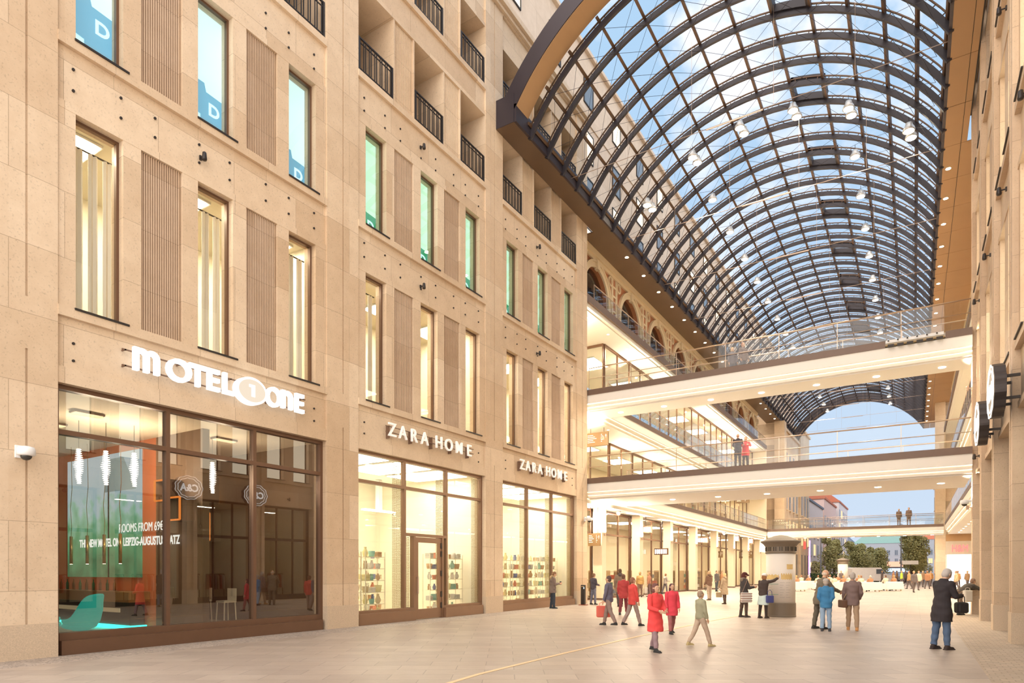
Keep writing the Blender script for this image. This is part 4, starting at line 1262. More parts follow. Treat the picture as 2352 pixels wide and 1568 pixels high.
# the light of the lamps themselves: pendants, gallery downlights, roof soffit downlights
WARM = (1.0, .83, .62)
for o in [q for q in COL.objects if q.get('group') == 'floodlights under the vault'][12::2] : lamp_light(o, 'SPOT', 3200, WARM, .18, (0, 0, -.05), 84)
for o in [q for q in COL.objects if q.get('group') == 'floodlights under the vault'][:12:2]: lamp_light(o, 'SPOT', 1500, WARM, .18, (0, 0, -.05), 70)
for o in [q for q in COL.objects if q.name.startswith('footbridge') and not q.parent]:
    for k in range(4): lamp_light(o, 'AREA', 150, WARM, .14, (-6 + 4 * k, 1.3, -1.1))
for o in [q for q in COL.objects if q.name.startswith('gallery_column') and not q.parent]:
    MB().tube((.34, 0, 3.72), (.34, 0, 3.86), .06, 12).obj('uplight', M_CHROME, o)
    l = lamp_light(o, 'AREA', 190, WARM, .10, (.36, 0, 3.90)); l.rotation_euler = (PI, .25, 0)
for g, e in (('left gallery downlights', 190), ('right gallery downlights', 180)):
    for o in [q for q in COL.objects if q.get('group') == g][::2]: lamp_light(o, 'AREA', e, WARM, .12, (0, 0, -.03))

# uplights added on the upper gallery shopfronts to brighten the soffits
for fl, (z, x) in enumerate(((8.6, -16.62), (13.7, -15.97))):
    for k in range(7):
        o = thing('added_uplight', 'small added uplight on the glazing of the left gallery, %s floor, %s along' % (['first', 'second'][fl], ORD[k]), 'lamp', (x, 40.1 + 5.7 * k, z), group='added left gallery uplights')
        MB().tube((.06, 0, -.1), (.06, 0, .06), .05, 12).obj('lamp_housing', M_CHROME, o); MB().box(0, -.02, -.04, .05, .02, .0).obj('lamp_bracket', M_CHROME, o)
        l = lamp_light(o, 'AREA', 120, WARM, .09, (.07, 0, .09)); l.rotation_euler = (PI, .3, 0)
for fl, z in enumerate((8.6, 13.7)):  # further added uplights, brightening the side corridor
    for k in range(4):
        o = thing('added_uplight', 'small added uplight in the left side corridor, %s floor, %s from the passage' % (['first', 'second'][fl], ORD[k]), 'lamp', (-15.6 - 1.5 * k, 30.4, z), group='added corridor uplights')
        MB().tube((0, .06, -.1), (0, .06, .06), .05, 12).obj('lamp_housing', M_CHROME, o); MB().box(-.02, 0, -.04, .02, .05, .0).obj('lamp_bracket', M_CHROME, o)
        l = lamp_light(o, 'AREA', 120, WARM, .09, (0, .07, .09)); l.rotation_euler = (PI, 0, 0)

# uplights added at both ends of the near footbridges to brighten their undersides
for nm, x, sg_, y, z in (('left end of the middle footbridge', -14.3, 1, 33.0, 4.2), ('right end of the middle footbridge', 1.85, -1, 30.9, 4.2), ('left end of the upper footbridge', -14.3, 1, 32.0, 8.9), ('right end of the upper footbridge', 1.85, -1, 30.95, 8.9)):
    o = thing('added_uplight', 'small added uplight below the ' + nm, 'lamp', (x, y, z))
    MB().tube((sg_ * .06, 0, -.1), (sg_ * .06, 0, .06), .05, 12).obj('lamp_housing', M_CHROME, o); MB().box(-.1 * sg_, -.02, -.04, sg_ * .05, .02, .0).obj('lamp_bracket', M_CHROME, o)
    l = lamp_light(o, 'SPOT', 900, WARM, .1, (sg_ * .12, 0, .12), 120); l.rotation_euler = (PI, -sg_ * .95, 0)
# ================================================================ HOME-WARE SHOP (bays two and three)
M_SHFLOOR = pbr('shop_floor', (.80, .70, .52), .35, var=.04)
M_SHWALL = pbr('shop_wall', (.93, .87, .72), .8, var=.02)


def sticker_mat():
    m, N, L, out = nt_new('openwork_sticker')
    geo = N.new('ShaderNodeNewGeometry')
    v = N.new('ShaderNodeTexVoronoi'); v.feature = 'DISTANCE_TO_EDGE'; v.inputs['Scale'].default_value = 19
    v.inputs['Randomness'].default_value = .25
    L.new(geo.outputs['Position'], v.inputs['Vector'])
    lt = N.new('ShaderNodeMath'); lt.operation = 'LESS_THAN'; lt.inputs[1].default_value = .13; L.new(v.outputs[0], lt.inputs[0])
    t = N.new('ShaderNodeBsdfTransparent'); d = N.new('ShaderNodeBsdfDiffuse'); d.inputs[0].default_value = (.46, .37, .20, 1)
    mx = N.new('ShaderNodeMixShader'); L.new(lt.outputs[0], mx.inputs[0]); L.new(t.outputs[0], mx.inputs[1]); L.new(d.outputs[0], mx.inputs[2])
    L.new(mx.outputs[0], out.inputs[0]); return m


M_STICK = sticker_mat()
M_WARE = [pbr('ware_%d' % i, c, .5, var=.05) for i, c in enumerate([(.90, .86, .78), (.75, .62, .42), (.20, .24, .45), (.55, .35, .2), (.35, .62, .55), (.88, .80, .45), (.75, .30, .2), (.62, .60, .55)])]
ware_n = [0]
for bi in (1, 2):
    y0 = BAYS[bi]; y1 = y0 + BW; bn = ['', 'doorway', 'far bright'][bi]
    m = MB(); m.box(-20.6, y0 - .2, 0, -20.5, y1 + .2, 5.6); m.box(-20.5, y0 - .35, 0, P - .5, y0 - .2, 5.6); m.box(-20.5, y1 + .2, 0, P - .5, y1 + .35, 5.6)
    m.box(-20.5, y0 - .2, 5.5, P - .5, y1 + .2, 5.6)
    o = struct(m.obj('wall_shop', M_SHWALL)); o['label'] = 'cream walls of the %s shop' % bn
    q = MB(); q.box(-20.5, y0 - .2, .0, P - .32, y1 + .2, .03); q.obj('shop_floor', M_SHFLOOR, o)
    for k in range(3):
        t = thing('ceiling_light', 'wide ceiling light of the %s shop, %s' % (bn, ['left', 'middle', 'right'][k]), 'light', (-16.4, y0 + 1.2 + k * 2.25, 5.44))
        MB().box(-1.3, -.9, -.02, 1.3, .9, .02).obj('diffuser', M_SKYLT, t); MB().box(-1.36, -.96, 0, 1.36, .96, .05).obj('light_frame', M_WHITE, t)
    for k in range(3):
        t = thing('ceiling_light', 'linear light deep in the %s shop, %s' % (bn, ['left', 'middle', 'right'][k]), 'light', (-19.0, y0 + 1.2 + k * 2.25, 4.2))
        MB().box(-.12, -.9, -.03, .12, .9, .03).obj('tube', emis('shop_tube', (1, .92, .75), 9), t); MB().box(-.1, -.1, .03, .1, .1, 1.28).obj('hanger', M_WHITE, t)
    # stickers beside the mullions
    W = BW; m1, m2 = W / 3 + .03, 2 * W / 3 + .03
    for k, u in enumerate((m1 - .50, m2 - .50, W - .56)):
        s = thing('window_sticker', 'openwork patterned strip on the glass of the %s shopfront, %s' % (bn, ['left', 'middle', 'right'][k]), 'decal', (GX - .03, y0 + u, .45))
        MB().box(0, 0, 0, .004, .44, 4.0).obj('lower_strip', M_STICK, s); MB().box(0, 0, 4.12, .004, .44, 4.85).obj('upper_strip', M_STICK, s)
    if bi == 1:
        for k, u in enumerate((m1 + .06, m1 + 2.1)):
            s = thing('window_sticker', 'openwork patterned strip on the narrow glass %s the shop door' % ['left of', 'right of'][k], 'decal', (GX - .03, y0 + u, .4))
            MB().box(0, 0, 0, .004, .30 if k == 0 else .14, 2.45).obj('lower_strip', M_STICK, s)
    # wire display racks behind the glass and their wares
    for k in range(6):
        ya = y0 + .25 + k * 1.12
        if bi == 1 and k in (2, 3): xr = -17.6
        else: xr = -15.45
        rk_ = thing('display_rack', 'white display rack in the %s shop window, %s from the left' % (bn, ORD[k]), 'rack', (xr, ya, .03), group='display racks in the shop windows')
        for u in (0, .92):
            for xx in (-.35, 0): MB().box(xx - .012, u - .012, 0, xx + .012, u + .012, 2.3).obj('upright', M_SHWALL, rk_)
        for j in range(6): MB().box(-.36, 0, .12 + j * .40, .0, .92, .14 + j * .40).obj('shelf_board', M_SHWALL, rk_)
        for j in range(6):
            for e in range(3):
                ware_n[0] += 1; h = (ware_n[0] * 37) % 10
                kind = ['ceramic_vase', 'storage_basket', 'folded_towel', 'glass_jar'][h % 4]
                c = M_WARE[(h * 3 + j) % 8]
                zz = .03 + .14 + j * .40; yy = ya + .16 + e * .30
                lab = '%s on %s rack of %s shop, %s shelf up, %s place' % ({'ceramic_vase': 'vase', 'storage_basket': 'basket', 'folded_towel': 'towels', 'glass_jar': 'jar'}[kind], ORD[k], bn, ORD[j], ['left', 'middle', 'right'][e])
                m = MB(); sc = .8 + .04 * h
                if kind == 'ceramic_vase': m.lathe([(.05, 0), (.085, .06), (.095, .13), (.05, .22), (.035, .26), (.05, .29)], (0, 0, 0), 12)
                elif kind == 'storage_basket': m.lathe([(.09, 0), (.11, .1), (.12, .2), (.105, .2), (.095, .03)], (0, 0, 0), 12)
                elif kind == 'folded_towel':
                    for q in range(4): m.bbox(-.12, -.11, q * .05, .12, .11, q * .05 + .048, .015)
                else: m.lathe([(.07, 0), (.075, .15), (.05, .18), (.05, .2), (.058, .2), (.058, .24)], (0, 0, 0), 12)
                m.v = [(a * sc, b * sc, d * sc) for a, b, d in m.v]
                o = m.obj(kind, c, None, kind != 'folded_towel'); o.location = (xr - .17, yy, zz)
                tag(o, lab, {'ceramic_vase': 'vase', 'storage_basket': 'basket', 'folded_towel': 'towel', 'glass_jar': 'jar'}[kind], 'wares on the display racks')

# ================================================================ LOBBY (bay one)
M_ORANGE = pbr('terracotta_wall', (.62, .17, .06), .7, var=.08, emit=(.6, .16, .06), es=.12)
M_LFLOOR = pbr('lobby_floor', (.50, .38, .26), .3, var=.1)
M_LCEIL = pbr('lobby_ceiling', (.88, .74, .55), .7)
M_LDK = pbr('lobby_dark_wall', (.16, .09, .05), .6, var=.15)
m = MB(); m.box(-25.1, 5.0, 0, -25, 13.2, 5.5); m.box(-25, 5.0, 0, P - .6, 5.1, 5.5); m.box(-25, 13.1, 0, P - .5, 13.2, 5.5)
o = struct(m.obj('wall_lobby', M_LDK)); o['label'] = 'dark brown walls of the lobby'
MB().box(-25, 5.1, .0, P - .32, 13.1, .03).obj('lobby_floor', M_LFLOOR, o)
MB().box(-25, 5.0, 5.5, P - .5, 13.2, 5.6).obj('lobby_ceiling', M_LCEIL, o)
m = MB(); m.box(-25, 10.1, 0, -18.35, 10.3, 5.5); o = struct(m.obj('wall_lobby_partition', M_ORANGE)); o['label'] = 'terracotta partition wall in the lobby'
m = MB(); m.box(-18.35, 10.1, 0, -16.1, 10.3, 5.5); o = struct(m.obj('wall_lobby_pier', M_LDK)); o['label'] = 'dark end of the lobby partition wall'
# mural of sky, church roof and trees
def mural_mat():
    m, N, L, out = nt_new('mural_print')
    geo = N.new('ShaderNodeNewGeometry'); sep = N.new('ShaderNodeSeparateXYZ'); L.new(geo.outputs['Position'], sep.inputs[0])
    r = N.new('ShaderNodeValToRGB'); mr = N.new('ShaderNodeMapRange'); L.new(sep.outputs['Z'], mr.inputs[0]); mr.inputs[1].default_value = 1.4; mr.inputs[2].default_value = 5.2
    nz = N.new('ShaderNodeTexNoise'); nz.inputs['Scale'].default_value = 2.2; nz.inputs['Detail'].default_value = 7; L.new(geo.outputs['Position'], nz.inputs['Vector'])
    ad = N.new('ShaderNodeMath'); ad.operation = 'MULTIPLY_ADD'; L.new(nz.outputs[0], ad.inputs[0]); ad.inputs[1].default_value = .75; L.new(mr.outputs[0], ad.inputs[2])
    sb = N.new('ShaderNodeMath'); sb.operation = 'SUBTRACT'; L.new(ad.outputs[0], sb.inputs[0]); sb.inputs[1].default_value = .37
    L.new(sb.outputs[0], r.inputs[0]); e = r.color_ramp.elements
    e[0].position = .0; e[0].color = (.10, .20, .10, 1); e[1].position = 1; e[1].color = (.55, .68, .78, 1)
    a = e.new(.35); a.color = (.16, .42, .22, 1); b = e.new(.55); b.color = (.35, .62, .50, 1); c = e.new(.64); c.color = (.50, .66, .74, 1)
    em = N.new('ShaderNodeEmission'); L.new(r.outputs[0], em.inputs[0]); em.inputs[1].default_value = .75
    L.new(em.outputs[0], out.inputs[0]); return m


mu = thing('wall_screen', 'large backlit picture of blue sky and green trees on the terracotta lobby wall', 'screen', (-23.5, 10.04, 1.5))
MB().box(0, 0, 0, 4.45, .05, 3.75).obj('picture', mural_mat(), mu)
MB().box(2.6, -.012, 0, 2.66, 0, 3.75).obj('picture_joint', M_DARK, mu)
q = MB(); q.prism([(2.4, 2.6), (2.6, 3.6), (3.5, 3.6), (4.2, 2.6)], 'Y', -.008, 0); q.obj('printed_church_roof', pbr('church_roof', (.28, .42, .50), .7, emit=(.3, .45, .52), es=.4), mu)
mt = emis('screen_text', (.95, .97, .97), 1.1)
tx = thing('wall_lettering', 'white lettering ROOMS FROM 69 euro on the lobby picture wall', 'lettering', (-22.6, 10.0, 2.6))
text_obj('upper_line', 'ROOMS FROM 69€', .36, mt, (2.4, 0, .24), (1, 0, 0), (0, 0, 1), tx, .004, 0, .80)
text_obj('lower_line', 'THE NEW MOTEL ONE LEIPZIG-AUGUSTUSPLATZ', .34, mt, (0, 0, -.16), (1, 0, 0), (0, 0, 1), tx, .004, .008, .74)
# bar counter with turquoise light line
bc = thing('bar_counter', 'long brown bar counter with a turquoise light line at its foot', 'counter', (-21.3, 9.72, 0))
MB().bbox(-2.9, -.25, .80, 2.7, .35, 1.1, .01).obj('counter_top', pbr('bar_wood', (.42, .20, .07), .35, var=.2, scale=2), bc)
MB().box(-2.9, -.12, .1, 2.5, .30, .80).obj('counter_body', pbr('bar_body', (.06, .04, .035), .4), bc)
MB().box(-2.9, -.19, .03, 2.62, -.12, .14).obj('light_line', emis('turquoise_light', (.02, .85, .70), 3.2), bc)
MB().box(2.55, -.12, .03, 2.62, .3, .14).obj('light_line', emis('turquoise_light', (.02, .85, .70), 3.2), bc)
m = MB(); m.box(-2.0, -.16, .5, 2.0, -.12, .62); m.obj('bottle_niche', pbr('niche', (.5, .4, .28), .5, emit=(1, .8, .5), es=.2), bc)
for k in range(9):
    o = MB().lathe([(.04, 0), (.04, .2), (.015, .26), (.015, .33)], (0, 0, 0), 10).obj('bottle', [pbr('bottle_amber', (.3, .12, .03), .15), pbr('bottle_green', (.06, .2, .08), .15)][k % 2], None, True)
    o.location = (-23.6 + k * .42, 9.9, 1.1); tag(o, 'bottle standing on the lobby bar counter, %s from the left' % ORD[k], 'bottle', 'bottles on the bar counter')
# turquoise egg chairs
M_TURQ = pbr('turquoise_fabric', (.02, .42, .38), .8, var=.1, scale=20, emit=(.02, .5, .45), es=.4)  # glow put into the fabric colour to lighten the chairs


D_ = math.radians


def egg_chair(loc, rz, label):
    r = thing('egg_chair', label, 'chair', loc, rz)
    n, mm = 40, 16; vs = []; fs = []
    # open shell: local +Y is the front; a tall winged back runs down into low arms round the seat

    def shell(u, v, inset):
        a = (u - .5) * 2 * D_(132); aa = abs(math.degrees(a))
        k = 1 / (1 + math.exp((aa - 74) / 6.0))
        top = .52 + .03 * math.cos(a) + (.56 - .05 * (aa / 70) ** 2) * k
        zz = .22 + v * (top - .22); r_ = .40 * min(1, .30 + 1.15 * math.sin(min(1, (zz - .20) / .30) * PI / 2) ** .8 * .62)
        r_ *= 1 - .16 * max(0, (zz - .72) / .36) + .10 * math.exp(-((aa - 62) / 14) ** 2) * max(0, (zz - .70) / .3)
        r_ -= inset
        return (r_ * 1.02 * math.sin(a), -r_ * math.cos(a) - .24 * max(0, zz - .45), zz)
    for inset in (0, .045):
        for i in range(mm + 1):
            for j in range(n + 1): vs.append(shell(j / n, i / mm, inset))
    S = (mm + 1) * (n + 1)
    for i in range(mm):
        for j in range(n):
            a = i * (n + 1) + j; fs.append((a, a + 1, a + n + 2, a + n + 1)); fs.append((S + a, S + a + n + 1, S + a + n + 2, S + a + 1))
    edge = [j for j in range(n + 1)] + [i * (n + 1) + n for i in range(1, mm + 1)] + [mm * (n + 1) + j for j in range(n - 1, -1, -1)] + [i * (n + 1) for i in range(mm - 1, 0, -1)]
    for a, b in zip(edge, edge[1:] + edge[:1]): fs.append((a, b, S + b, S + a))
    MB().add(vs, fs).obj('shell', M_TURQ, r, True)
    MB().ball((0, .04, .34), .36, 1, 1.05, .32, 20, 10).obj('seat_cushion', M_TURQ, r, True)
    MB().lathe([(.03, .05), (.03, .24)], (0, 0, 0), 10).obj('stem', M_CHROME, r)
    q = MB()
    for k in range(4):
        a = PI / 4 + k * PI / 2; q.tube((0, 0, .06), (.28 * math.cos(a), .28 * math.sin(a), .02), .018, 6)
    q.obj('base_star', M_CHROME, r)


egg_chair((-17.15, 7.62, .03), PI / 2 + .5, 'turquoise egg-shaped armchair behind the lobby glass beside the light line')
egg_chair((-18.3, 7.25, .03), -.9, 'turquoise egg-shaped armchair mostly hidden by the left stone pilaster')
# crystal pendants and brass tube pendants
M_CRYS = pbr('crystal', (.95, .95, .95), .1, emit=(1, .97, .95), es=2.6)
for k, (x, y) in enumerate(((-17.9, 7.9), (-17.6, 8.4), (-17.3, 8.95), (-16.9, 10.9))):
    r = thing('crystal_pendant', 'tall white crystal pendant lamp in the lobby, %s from the left' % ORD[k], 'lamp', (x, y, 3.9))
    for j in range(18):
        MB().lathe([(.04, 0), (.115 - .007 * abs(j - 9), .012), (.04, .03)], (.008 * math.sin(j * 1.3), .008 * math.cos(j), .05 * j), 12).obj('crystal_ring', M_CRYS, r)
    MB().tube((0, 0, .9), (0, 0, 1.6), .008, 5).obj('cord', M_DARK, r)
M_BRASS = pbr('brass_tube', (.55, .38, .14), .25, .8)
for k, x in enumerate((-23.0, -22.0, -21.0, -20.0, -19.1)):
    r = thing('tube_pendant', 'slim brass tube pendant over the bar counter, %s from the left' % ORD[k], 'lamp', (x, 9.5, 1.9))
    MB().tube((0, 0, 0), (0, 0, .85), .045, 12).obj('tube_shade', M_BRASS, r, True); MB().lathe([(.035, -.005), (.035, .0)], (0, 0, 0), 10).obj('lamp_lens', M_LAMP_S, r)
    MB().path([(0, 0, .85), (.03, 0, 1.2), (-.05, 0, 1.7), (.05, 0, 2.3), (0, 0, 3.6)], .008, 5).obj('cord', M_BRASS, r)
# orange framed cubes at the back right
M_OFR = emis('orange_frame_glow', (1.0, .30, .06), .9)
cubes = ((-20.8, 4.45, 1.0, .85), (-17.6, 4.1, .6, .55), (-17.0, 3.55, .6, .6), (-20.6, 3.2, .9, .9))
for k, (x, z, w, h) in enumerate(cubes):
    r = thing('cube_shelf', 'orange-edged open cube shelf on the back lobby wall, %s' % ['highest', 'left', 'middle', 'lowest right'][k], 'shelf', (x, 12.6 if k in (0, 3) else 9.65, z - .5))
    q = MB()
    for (a, b) in (((0, 0), (w, 0)), ((w, 0), (w, h)), ((w, h), (0, h)), ((0, h), (0, 0))):
        q.tube((a[0], -.0, a[1]), (b[0], -.0, b[1]), .03, 4)
    q.obj('cube_edge', M_OFR, r)
    q = MB(); q.box(0, .0, -.02, w, .4, .02); q.box(0, 0, h - .02, w, .4, h + .02); q.box(-.02, 0, 0, .02, .4, h); q.box(w - .02, 0, 0, w + .02, .4, h); q.obj('cube_body', M_LDK, r)
    if k == 0:
        o = MB().ball((0, 0, 0), .24, n=20, m=14).obj('glowing_globe', pbr('amber_globe', (.8, .35, .05), .3, emit=(1, .42, .06), es=1.0), None, True)
        o.location = (x + w / 2, 12.75, z - .5 + .26); tag(o, 'amber globe lamp standing inside the highest cube shelf of the lobby', 'lamp')
for k, x in enumerate((-18.2, -17.0)):
    r = thing('bar_stool', 'tall pale bar stool in the back of the lobby, %s' % ['left', 'right'][k], 'stool', (x, 11.4, .03))
    MB().bbox(-.2, -.2, .74, .2, .2, .80, .01).obj('seat', M_SHWALL, r)
    for a in (-1, 1):
        for b in (-1, 1): MB().tube((a * .2, b * .2, 0), (a * .17, b * .17, .75), .018, 6).obj('leg', M_SHWALL, r)
    q = MB(); q.box(-.2, .17, .8, .2, .2, 1.15); q.obj('backrest', M_SHWALL, r)
for k in range(4):
    t = thing('ceiling_light', 'warm recessed light panel of the lobby, %s' % ORD[k], 'light', (-16.8 - 1.9 * (k % 2), 7.6 + 3.6 * (k // 2), 5.44))
    MB().box(-.12, -.3, -.02, .12, .3, .02).obj('diffuser', emis('lobby_panel', (1, .74, .46), 1.6), t); MB().box(-.15, -.33, 0, .15, .33, .045).obj('light_frame', M_BRONZE, t)

for o in [q for q in COL.objects if q.name.startswith('crystal_pendant') and not q.parent]: lamp_light(o, 'POINT', 60, (1, .85, .66), .12, (.2, .15, .5))
# ================================================================ ADVERTISING COLUMNS, BENCHES, STREET BEYOND
M_CAPG = pbr('column_green_grey', (.20, .16, .12), .6, .1, var=.1)
M_POSTW = pbr('column_white_paper', (.82, .76, .70), .7, var=.02)
M_MAP = pbr('printed_map', (.80, .55, .24), .7, var=.35, scale=5)
M_INK = pbr('printed_ink', (.35, .33, .32), .7)


def advertising_column(loc, s, label, detail=True):
    r = thing('advertising_column', label, 'column', loc)
    f = lambda pr: [(a * s, b * s) for a, b in pr]
    MB().lathe(f([(.53, 0), (.535, .04), (.525, .06), (.525, .50), (.515, .52)]), (0, 0, 0), 40).obj('column_foot', M_CAPG, r)
    MB().lathe(f([(.505, .52), (.505, 2.33)]), (0, 0, 0), 48).obj('poster_drum', M_POSTW, r, True)
    MB().lathe(f([(.52, 2.33), (.54, 2.36), (.53, 2.40), (.53, 2.58), (.56, 2.62), (.60, 2.68), (.68, 2.74), (.70, 2.77), (.69, 2.80), (.60, 2.82), (.45, 2.90), (.25, 2.98), (.06, 3.02)]), (0, 0, 0), 48).obj('column_roof', M_CAPG, r)
    if detail:
        q = MB()
        for k in range(16):
            a = 2 * PI * k / 16
            for da in (-.14, .11): 
                q.box(-.012, -.012, 2.42 * s, .012, .012, 2.57 * s); n = len(q.v)
                for i in range(n - 8, n):
                    x, y, z = q.v[i]; x += .535 * s; ca, sa = math.cos(a + da), math.sin(a + da); q.v[i] = (x * ca - y * sa, x * sa + y * ca, z)
        q.obj('frieze_panels', M_DARK, r)

        def wrap(name, a0, a1, z0, z1, mat, rr=.508, jag=0):
            vs = []; fs = []; n = 14
            for k in range(n + 1):
                a = a0 + (a1 - a0) * k / n; j = jag * math.sin(k * 2.3)
                for rad in (rr, rr + .004):
                    for zz in (z0 + j * .5, z1 + j): vs.append((rad * math.cos(a), rad * math.sin(a), zz))
            for k in range(n):
                o = 4 * k; fs += [(o + 2, o + 3, o + 7, o + 6), (o, o + 4, o + 5, o + 1), (o + 1, o + 5, o + 7, o + 3), (o, o + 2, o + 6, o + 4)]
            fs += [(0, 1, 3, 2), (4 * n, 4 * n + 2, 4 * n + 3, 4 * n + 1)]
            return MB().add(vs, fs).obj(name, mat, r)
        cam_a = math.atan2(-loc[1], -loc[0])
        wrap('map_strip', cam_a - 1.45, cam_a - .12, 1.38, 1.55, M_MAP, jag=.03); wrap('map_strip', cam_a + .02, cam_a + .85, 1.38, 1.58, M_MAP, jag=.05)
        wrap('map_patch', cam_a + .42, cam_a + .92, 1.75, 1.93, M_MAP, jag=.02)
        for k in range(7):
            for j, (a0, a1) in enumerate(((-1.2, -.5), (-.05, .28), (.36, .70))):
                wrap('printed_line', cam_a + a0, cam_a + a1 - .08 * (k % 3), 1.26 - k * .09, 1.266 - k * .09, M_INK, .509)
        for zz in (1.20, .82): wrap('printed_rule', cam_a - 1.1, cam_a - .15, zz, zz + .012, pbr('green_ink', (.15, .4, .3), .7), .51)
    return r


advertising_column((-4.2, 25.5, 0), 1.0, 'white advertising column with dark moulded roof in the middle of the passage')
advertising_column((-7.0, 83.5, 0), 1.05, 'smaller-looking distant advertising column beyond the far footbridge', False)
# litter bin / ashtray post by the facade end
r = thing('ashtray_post', 'dark slim ashtray post on a red foot at the end of the stone facade', 'ashtray', (-13.8, 28.6, 0))
MB().bbox(-.18, -.18, 0, .18, .18, .03, .005).obj('foot_plate', pbr('rust_foot', (.30, .06, .03), .6), r)
MB().bbox(-.11, -.08, .03, .11, .08, 1.0, .03).obj('post_body', M_DARK, r)
MB().box(.05, -.085, .8, .09, -.08, .9).obj('printed_symbol', M_PWHITE, r)
MB().box(-.07, -.083, .90, .07, -.05, .94).obj('ash_slot', M_CHROME, r)
# white lounge benches
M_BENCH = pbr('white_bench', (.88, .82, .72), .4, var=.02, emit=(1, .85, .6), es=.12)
BEN = [(-8.4, 57.0, 1.9, .1), (-6.5, 60.5, 1.6, -.1), (-5.0, 57.6, 1.5, .05), (-3.2, 59.3, 1.9, .0), (-1.6, 62.5, 1.5, .1), (-8.2, 63.0, 1.8, .2), (-4.4, 64.5, 1.8, -.15), (-6.3, 67.5, 1.8, .0)]
for k, (x, y, w, a) in enumerate(BEN):
    r = thing('lounge_bench', 'white boxy lounge bench in the bright far passage, %s' % ['leftmost in front', 'left in the second row', 'second in front', 'third in front', 'rightmost', 'left in the third row', 'middle of the third row', 'farthest'][k], 'bench', (x, y, 0), math.atan(923 / 1471) + a, group='white benches')
    MB().bbox(-w / 2, -.4, .12, w / 2, .4, .45, .04).obj('seat', M_BENCH, r)
    MB().bbox(-w / 2, -.45, .12, w / 2, -.28, .78, .04).obj('backrest', M_BENCH, r)
    for e in (-1, 1):
        MB().bbox(e * w / 2 - .08, -.4, .12, e * w / 2 + .08, .4, .62, .03).obj('armrest', M_BENCH, r)
        for f in (-.3, .3): MB().box(e * w * .42 - .03, f - .03, 0, e * w * .42 + .03, f + .03, .13).obj('leg', M_WOODD, r)
# bicycle leaning by the left shops
M_BIKE = pbr('bicycle_frame', (.60, .56, .46), .4, .4)
r = thing('bicycle', 'pale city bicycle leaning at the glass of the left shops', 'bicycle', (-15.0, 55.4, 0), PI / 2)
for x in (-.52, .52):
    q = MB(); q.path([(x + .33 * math.cos(2 * PI * k / 20), 0, .34 + .33 * math.sin(2 * PI * k / 20)) for k in range(21)], .018, 6)
    for k in range(8): q.tube((x, 0, .34), (x + .32 * math.cos(PI * k / 4), 0, .34 + .32 * math.sin(PI * k / 4)), .004, 3)
    q.obj('wheel', M_DARK, r)
q = MB()
for a, b in (((-.52, 0, .34), (-.15, 0, .80)), ((-.52, 0, .34), (-.02, 0, .32)), ((-.15, 0, .84), (-.02, 0, .32)), ((-.14, 0, .72), (.40, 0, .78)), ((-.02, 0, .32), (.40, 0, .74)), ((.38, 0, .92), (.52, 0, .34))): q.tube(a, b, .016, 6)
q.obj('bicycle_frame', M_BIKE, r)
MB().ball((-.16, 0, .90), .09, 1.3, .7, .35).obj('saddle', M_DARK, r, True)
q = MB(); q.tube((.37, -.25, .98), (.37, .25, .98), .013, 6); q.tube((.38, 0, .9), (.37, 0, .98), .013, 6); q.obj('handlebar', M_DARK, r)
q = MB(); q.box(-.75, -.06, .68, -.3, .06, .70); q.obj('luggage_rack', M_DARK, r)

# ---- buildings beyond the vault
def block(name, label, x0, y0, x1, y1, h, mat, faces, wmat, gutter=None, cat='building', group=None, wsz=(1.2, 1.9), depth=.12, gap=(3.0, 3.4), z0w=1.2, top=None):
    ox, oy = (x0 + x1) / 2, (y0 + y1) / 2
    r = thing(name, label, cat, (ox, oy, 0), group=group)
    a, b, c, d = x0 - ox, y0 - oy, x1 - ox, y1 - oy
    q = MB(); q.box(a, b, 0, c, d, h); q.obj('walls', mat, r)
    q = MB(); q.box(a - .2, b - .2, h, c + .2, d + .2, h + .35)
    if gutter: 
        q.prism([(a - .1, h + .35), (c + .1, h + .35), ((a + c) / 2 + (c - a) * .15, h + gutter[0]), ((a + c) / 2 - (c - a) * .15, h + gutter[0])], 'Y', b, d)
    q.obj('roof', gutter[1] if gutter else mat, r)
    wm = None; cnt = 0
    for f in faces:
        L = (d - b) if f in '+x-x' and f[1] == 'x' else (c - a)
        nn = int(L / gap[0]); nz = int((h - z0w) / gap[1])
        while nn * nz + cnt > 98: nn -= 1
        g = L / max(nn, 1)
        for i in range(nn):
            for k in range(nz):
                u = (i + .5) * g - wsz[0] / 2; z = z0w + k * gap[1]; cnt += 1
                q = MB(); fr = MB()
                if f[1] == 'x':
                    X = c if f[0] == '+' else a; s = 1 if f[0] == '+' else -1
                    q.box(X - .05, b + u, z, X + s * .04, b + u + wsz[0], z + wsz[1])
                    fr.box(X, b + u + wsz[0] / 2 - .04, z, X + s * .07, b + u + wsz[0] / 2 + .04, z + wsz[1]); fr.box(X, b + u - .1, z - .12, X + s * .14, b + u + wsz[0] + .1, z)
                else:
                    Y = b
                    q.box(a + u, Y - .04, z, a + u + wsz[0], Y + .05, z + wsz[1])
                    fr.box(a + u + wsz[0] / 2 - .04, Y - .07, z, a + u + wsz[0] / 2 + .04, Y, z + wsz[1]); fr.box(a + u - .1, Y - .14, z - .12, a + u + wsz[0] + .1, Y, z)
                w = q.obj('window', wmat[(i * 3 + k * 5) % len(wmat)], r); fr.obj('window_bar', mat, w)
    return r


